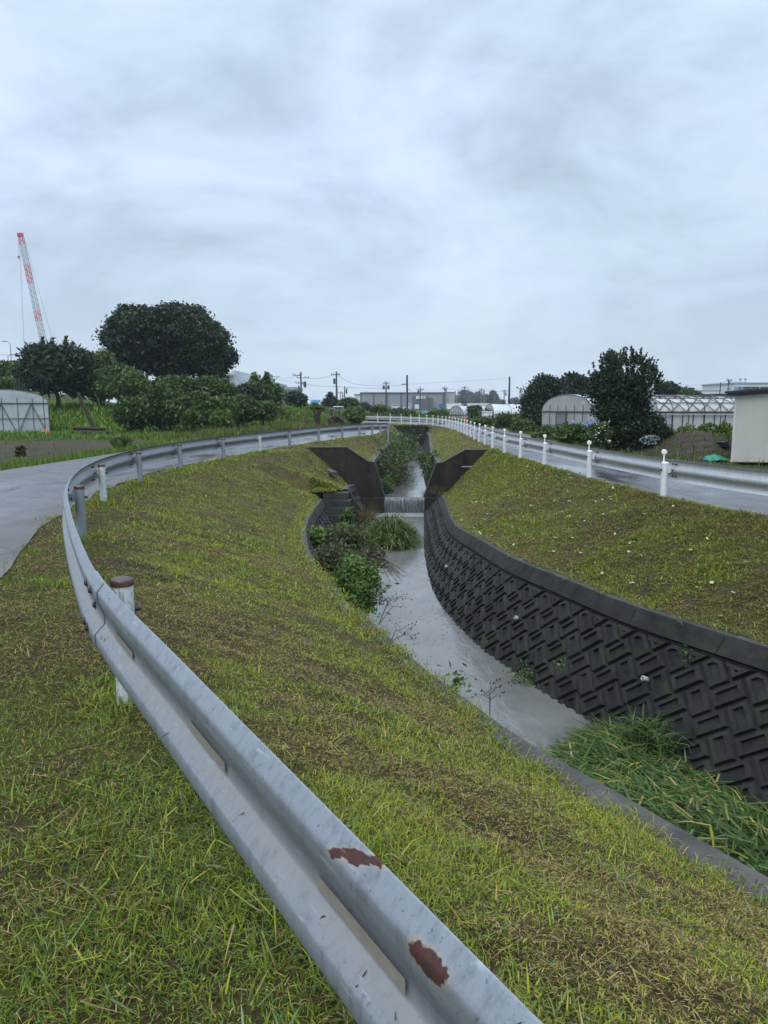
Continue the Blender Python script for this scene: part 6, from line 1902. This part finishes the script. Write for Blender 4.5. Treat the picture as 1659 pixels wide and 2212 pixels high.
# ---------------------------------------------------------------- the right yard
for i, (px, yt, yb, w_, lb_) in enumerate(((1409.5, 949, 984, .016, 'dark garden stake left of the pair right of the ragged tree'), (1413.8, 958, 984, .016, 'shorter dark garden stake next to the left one of the pair'), (1451, 961, 987, .014, 'short dark garden stake under the soil mound, left of the nearest reflector'),
        (1462.7, 943, 978, .014, 'thin dark stake right above the nearest round reflector'), (1499, 962, 994, .016, 'dark garden stake standing before the long pale pipe'), (1573, 937, 990, .018, 'dark stake against the corner of the white shed'))):
    g = G(px, yb, -.22)
    t = W(px, yt, g.y)
    tag(MB().tube([(g.x, g.y, gz(g.x, g.y, zR)-.1), t], w_, 6).build('garden_stake', MAT['pipe_dark']), lb_, 'stake', 'garden stakes in the right yard')
g = G(1429, 966, -.1); t = W(1429, 932, g.y)
mb = MB(); mb.tube([(g.x, g.y, gz(g.x, g.y, zR)-.1), t], .05, 8); mb.bar(t+Vector((-.12, 0, .0)), t+Vector((.12, 0, .0)), .03)
tag(mb.build('wooden_post', MAT['bark_dead']), 'thick dark wooden post with a small top bar in the right yard', 'post')
g = G(1357, 984, -.22); z0 = gz(g.x, g.y, zR)
r = empty('garden_tap', (g.x, g.y, z0), 'white garden tap with a curved hose at the right foot of the ragged tree', 'tap')
tz = W(1357, 962, g.y).z
MB().tube([(g.x, g.y, z0-.05), (g.x, g.y, tz)], .05, 10).build('stand', MAT['pvc'], r)
MB().bar((g.x-.12, g.y-.03, tz+.05), (g.x+.13, g.y-.03, tz+.05), .045).build('handle', MAT['pvc'], r)
MB().bar((g.x-.02, g.y-.08, tz-.1), (g.x-.10, g.y-.10, tz-.12), .05).build('spout', MAT['pvc'], r)
MB().tube([(g.x+.05, g.y, tz-.12), (g.x+.16, g.y, tz-.13), (g.x+.2, g.y-.02, tz-.3), (g.x+.27, g.y-.1, z0)], .02, 6).build('hose', MAT['pvc'], r)
a, b = G(1500, 974, -.2), G(1563, 973, -.2)
tag(MB().tube([(a.x, a.y, -.02), (b.x, b.y, .0)], .045, 8).build('long_pipe', MAT['pvc_dark']), 'long pale pipe lying across the yard beside the white shed', 'pipe')
a, b = G(1391, 980, -.2), G(1404, 976, -.2)
tag(MB().tube([(a.x, a.y, -.16), (b.x, b.y, .02)], [.05, .055], 8).build('white_pipe', MAT['pvc']), 'short white pipe end sticking out of the yard beside the ragged tree', 'pipe')
def heap(name, label, cat, px, d, base, h, mat, sd, n=30):
    a, b = W(px[0], 960, d), W(px[1], 960, d)
    xs, ys = np.linspace(a.x, b.x, n), np.linspace(d-.35, d+.5, 16)
    X, Y = np.meshgrid(xs, ys)
    u = (X-a.x)/(b.x-a.x)*2-1; v = (Y-d-.07)/.43
    Z = base + h*np.clip(1-u*u, 0, 1)**.6*np.clip(1-v*v, 0, 1)**.6*(.15+1.3*fbm(X*4.3, Y*4.3, sd, 3)) + .05*(vnoise(X*9, Y*9, sd)-.5) - .02
    tag(MB().grid(np.stack([X, Y, Z], -1)).build(name, mat, smooth=35), label, cat)
heap('green_net', 'crumpled bright green net heaped beside the white shed', 'net', (1524, 1572), 24.0, -.16, .15, MAT['green_net'], 3)
heap('plastic_sheet', 'crumpled white plastic scraps on the soil before the long pale pipe', 'sheet', (1506, 1534), 21.6, -.22, .14, MAT['film_white'], 5)
heap('black_sheet', 'black plastic sheet heap behind the nearest round reflector', 'sheet', (1448, 1474), 20.8, -.24, .24, MAT['black_sheet'], 7)
heap('black_sheet', 'black plastic sheet end by the road behind the second round reflector', 'sheet', (1300, 1336), 21.5, -.22, .24, MAT['black_sheet'], 9)
c, s, a, b = front_box(1560, 955, 1573, 966, 25.2, .5); r = empty('black_crate', c, 'black plastic crate against the corner of the white shed, above the green net', 'crate')
MB().box(c, s).build('body', MAT['black_sheet'], r)
mb = MB()
for i in range(3): mb.box((c.x, 25.19, b.z+s[2]*(.2+.3*i)), (s[0]*1.04, .03, s[2]*.1))
mb.build('rim', MAT['pipe_dark'], r)
# silvery leaves by the wooden post
p = W(1404, 950, 25.0); r = empty('silver_plant', (p.x, p.y, -.2), 'plant with long silvery leaves between the ragged tree and the wooden post', 'plant')
r_ = np.random.default_rng(8); v = r_.normal(0, 1, (150, 3)); v /= np.linalg.norm(v, axis=1)[:, None]
MAT['leaf_silver'] = plain('silvery_leaf', (.16, .19, .18), .4, .4, 9)
me_ = leaf_mesh('foliage', np.array(p)+v*np.array([.30, .25, .14]), v, .026, MAT['leaf_silver'], r_.normal(.5, .2, 150), r, 4.5)
# red piece among the weeds
p = W(1006.5, 908, 60)
tag(MB().lathe((p.x, p.y, p.z-.12), [(.10, 0), (.13, .03), (.10, .3), (.03, .33)], 8).build('red_bucket', MAT['red']), 'small red plastic piece among the weeds left of the white hut', 'bucket')
HAZE = 0.0003
EXPOSURE = 0.57
# ---------------------------------------------------------------- sky, sun, haze
SUN_EL, SUN_ROT = R(58), R(200)
w = bpy.data.worlds.new('World'); scene.world = w; w.use_nodes = True
nt = w.node_tree
for n in list(nt.nodes): nt.nodes.remove(n)
N = nt.nodes.new; Lk = nt.links.new
out = N('ShaderNodeOutputWorld')
sky = N('ShaderNodeTexSky'); sky.sky_type = 'NISHITA'; sky.sun_disc = False
sky.sun_elevation = SUN_EL; sky.sun_rotation = SUN_ROT; sky.air_density = 1.5; sky.dust_density = 3
bg1 = N('ShaderNodeBackground'); Lk(sky.outputs[0], bg1.inputs[0]); bg1.inputs[1].default_value = .05
tc = N('ShaderNodeTexCoord')
sp = N('ShaderNodeSeparateXYZ'); Lk(tc.outputs['Generated'], sp.inputs[0])
def m_(op, a, b=None):
    n = N('ShaderNodeMath'); n.operation = op
    for i, v in enumerate((a, b)):
        if v is None: continue
        if isinstance(v, (int, float)): n.inputs[i].default_value = v
        else: Lk(v, n.inputs[i])
    return n.outputs[0]
zz = m_('MAXIMUM', sp.outputs[2], 0.0)
dv = m_('ADD', zz, .30)
cx_ = N('ShaderNodeCombineXYZ'); Lk(m_('DIVIDE', sp.outputs[0], dv), cx_.inputs[0]); Lk(m_('DIVIDE', sp.outputs[1], dv), cx_.inputs[1])
def noise_(scale, detail, rough, loc=(0, 0, 0), sc=(1, 1, 1), rot=0, dist=0.0):
    mp = N('ShaderNodeMapping'); Lk(cx_.outputs[0], mp.inputs[0]); mp.inputs['Location'].default_value = loc; mp.inputs['Scale'].default_value = sc; mp.inputs['Rotation'].default_value = (0, 0, rot)
    n = N('ShaderNodeTexNoise'); Lk(mp.outputs[0], n.inputs['Vector']); n.inputs['Scale'].default_value = scale; n.inputs['Detail'].default_value = detail; n.inputs['Roughness'].default_value = rough; n.inputs['Distortion'].default_value = dist
    return n.outputs['Fac']
def ramp_(f, st):
    n = N('ShaderNodeValToRGB'); e = n.color_ramp.elements
    while len(e) > 1: e.remove(e[-1])
    for i, (p, c) in enumerate(st):
        q = e[0] if i == 0 else e.new(p); q.position = p; q.color = (*c, 1)
    Lk(f, n.inputs[0]); return n.outputs[0]
def mixc(f, a, b, bt='MIX'):
    n = N('ShaderNodeMix'); n.data_type = 'RGBA'; n.blend_type = bt
    for s_, v in ((n.inputs[0], f), (n.inputs[6], a), (n.inputs[7], b)):
        if isinstance(v, (int, float)): s_.default_value = v
        elif isinstance(v, tuple): s_.default_value = (*v, 1)
        else: Lk(v, s_)
    return n.outputs[2]
big = noise_(1.35, 7, .58, (3.1, 1.2, 0), (1, .85, 1), .35, .6)
fine = noise_(3.9, 7, .62, (7.7, 2.2, 0), (.75, 1.1, 1), -.4, .5)
tint = noise_(.9, 3, .5, (1.3, 9.2, 0))
f = m_('ADD', m_('MULTIPLY', big, .74), m_('MULTIPLY', fine, .26))
def patch(px, py, rad, amt):
    d_ = (W(px, py, 100) - Vector((0, 0, CAM_Z))).normalized()
    n = N('ShaderNodeVectorMath'); n.operation = 'DISTANCE'; Lk(tc.outputs['Generated'], n.inputs[0]); n.inputs[1].default_value = d_
    q = m_('DIVIDE', n.outputs['Value'], rad)
    return m_('MULTIPLY', m_('POWER', 2.718, m_('MULTIPLY', m_('MULTIPLY', q, q), -1.0)), amt)
for a_ in ((1560, 690, .15, -.085), (1200, 220, .22, .025), (830, 480, .16, .0), (900, 300, .10, -.035), (350, 420, .16, .03), (100, 150, .2, .02), (800, 40, .12, .03)):
    f = m_('ADD', f, patch(*a_))
cl = ramp_(f, [(.37, (.315, .375, .475)), (.45, (.40, .475, .605)), (.50, (.455, .54, .68)), (.56, (.515, .60, .715)), (.66, (.585, .67, .75))])
blue = mixc(ramp_(tint, [(.42, (0, 0, 0)), (.62, (1, 1, 1))]), (.96, 1.0, .965), (1.01, .985, 1.06))
cl = mixc(1.0, cl, blue, 'MULTIPLY')
# towards the horizon the deck evens out
hz = ramp_(zz, [(.0, (1, 1, 1)), (.14, (.55, .55, .55)), (.30, (0, 0, 0))])
cl = mixc(m_('MULTIPLY', hz, .72), cl, (.43, .525, .605))
# an overcast sky is brightest overhead
bo = ramp_(zz, [(.0, (.333,)*3), (.48, (.345,)*3), (.75, (.95,)*3), (1.0, (1.0,)*3)])
sc_ = N('ShaderNodeMath'); sc_.operation = 'MULTIPLY'; Lk(bo, sc_.inputs[0]); sc_.inputs[1].default_value = 3.0
bg2 = N('ShaderNodeBackground'); Lk(cl, bg2.inputs[0]); Lk(sc_.outputs[0], bg2.inputs[1])
mx = N('ShaderNodeMixShader'); mx.inputs[0].default_value = .93
Lk(bg1.outputs[0], mx.inputs[1]); Lk(bg2.outputs[0], mx.inputs[2]); Lk(mx.outputs[0], out.inputs[0])

sd_ = bpy.data.lights.new('sun', 'SUN'); sd_.energy = 1.35; sd_.angle = R(40); sd_.color = (1.0, .97, .92)
so = bpy.data.objects.new('sun', sd_); col.objects.link(so)
so.rotation_euler = Vector((-math.sin(SUN_ROT)*math.cos(SUN_EL), -math.cos(SUN_ROT)*math.cos(SUN_EL), -math.sin(SUN_EL))).to_track_quat('-Z', 'Y').to_euler()

if HAZE:
    mb = MB().box((0, 320, 44), (1500, 760, 96))
    hm = bpy.data.materials.new('haze'); hm.use_nodes = True
    for n in list(hm.node_tree.nodes):
        if n.type != 'OUTPUT_MATERIAL': hm.node_tree.nodes.remove(n)
    pv = hm.node_tree.nodes.new('ShaderNodeVolumePrincipled')
    pv.inputs['Color'].default_value = (.80, .88, .95, 1); pv.inputs['Density'].default_value = HAZE
    hm.node_tree.links.new(pv.outputs[0], [n for n in hm.node_tree.nodes if n.type == 'OUTPUT_MATERIAL'][0].inputs['Volume'])
    tag(mb.build('haze', hm), kind='stuff')

scene.view_settings.view_transform = 'Standard'
scene.view_settings.look = 'None'
scene.view_settings.exposure = EXPOSURE
scene.view_settings.gamma = 1.0
scene.view_settings.use_curve_mapping = False
scene.render.engine = 'CYCLES'
scene.cycles.use_denoising = True
scene.cycles.max_bounces = 6
scene.cycles.transparent_max_bounces = 12
scene.cycles.volume_bounces = 0
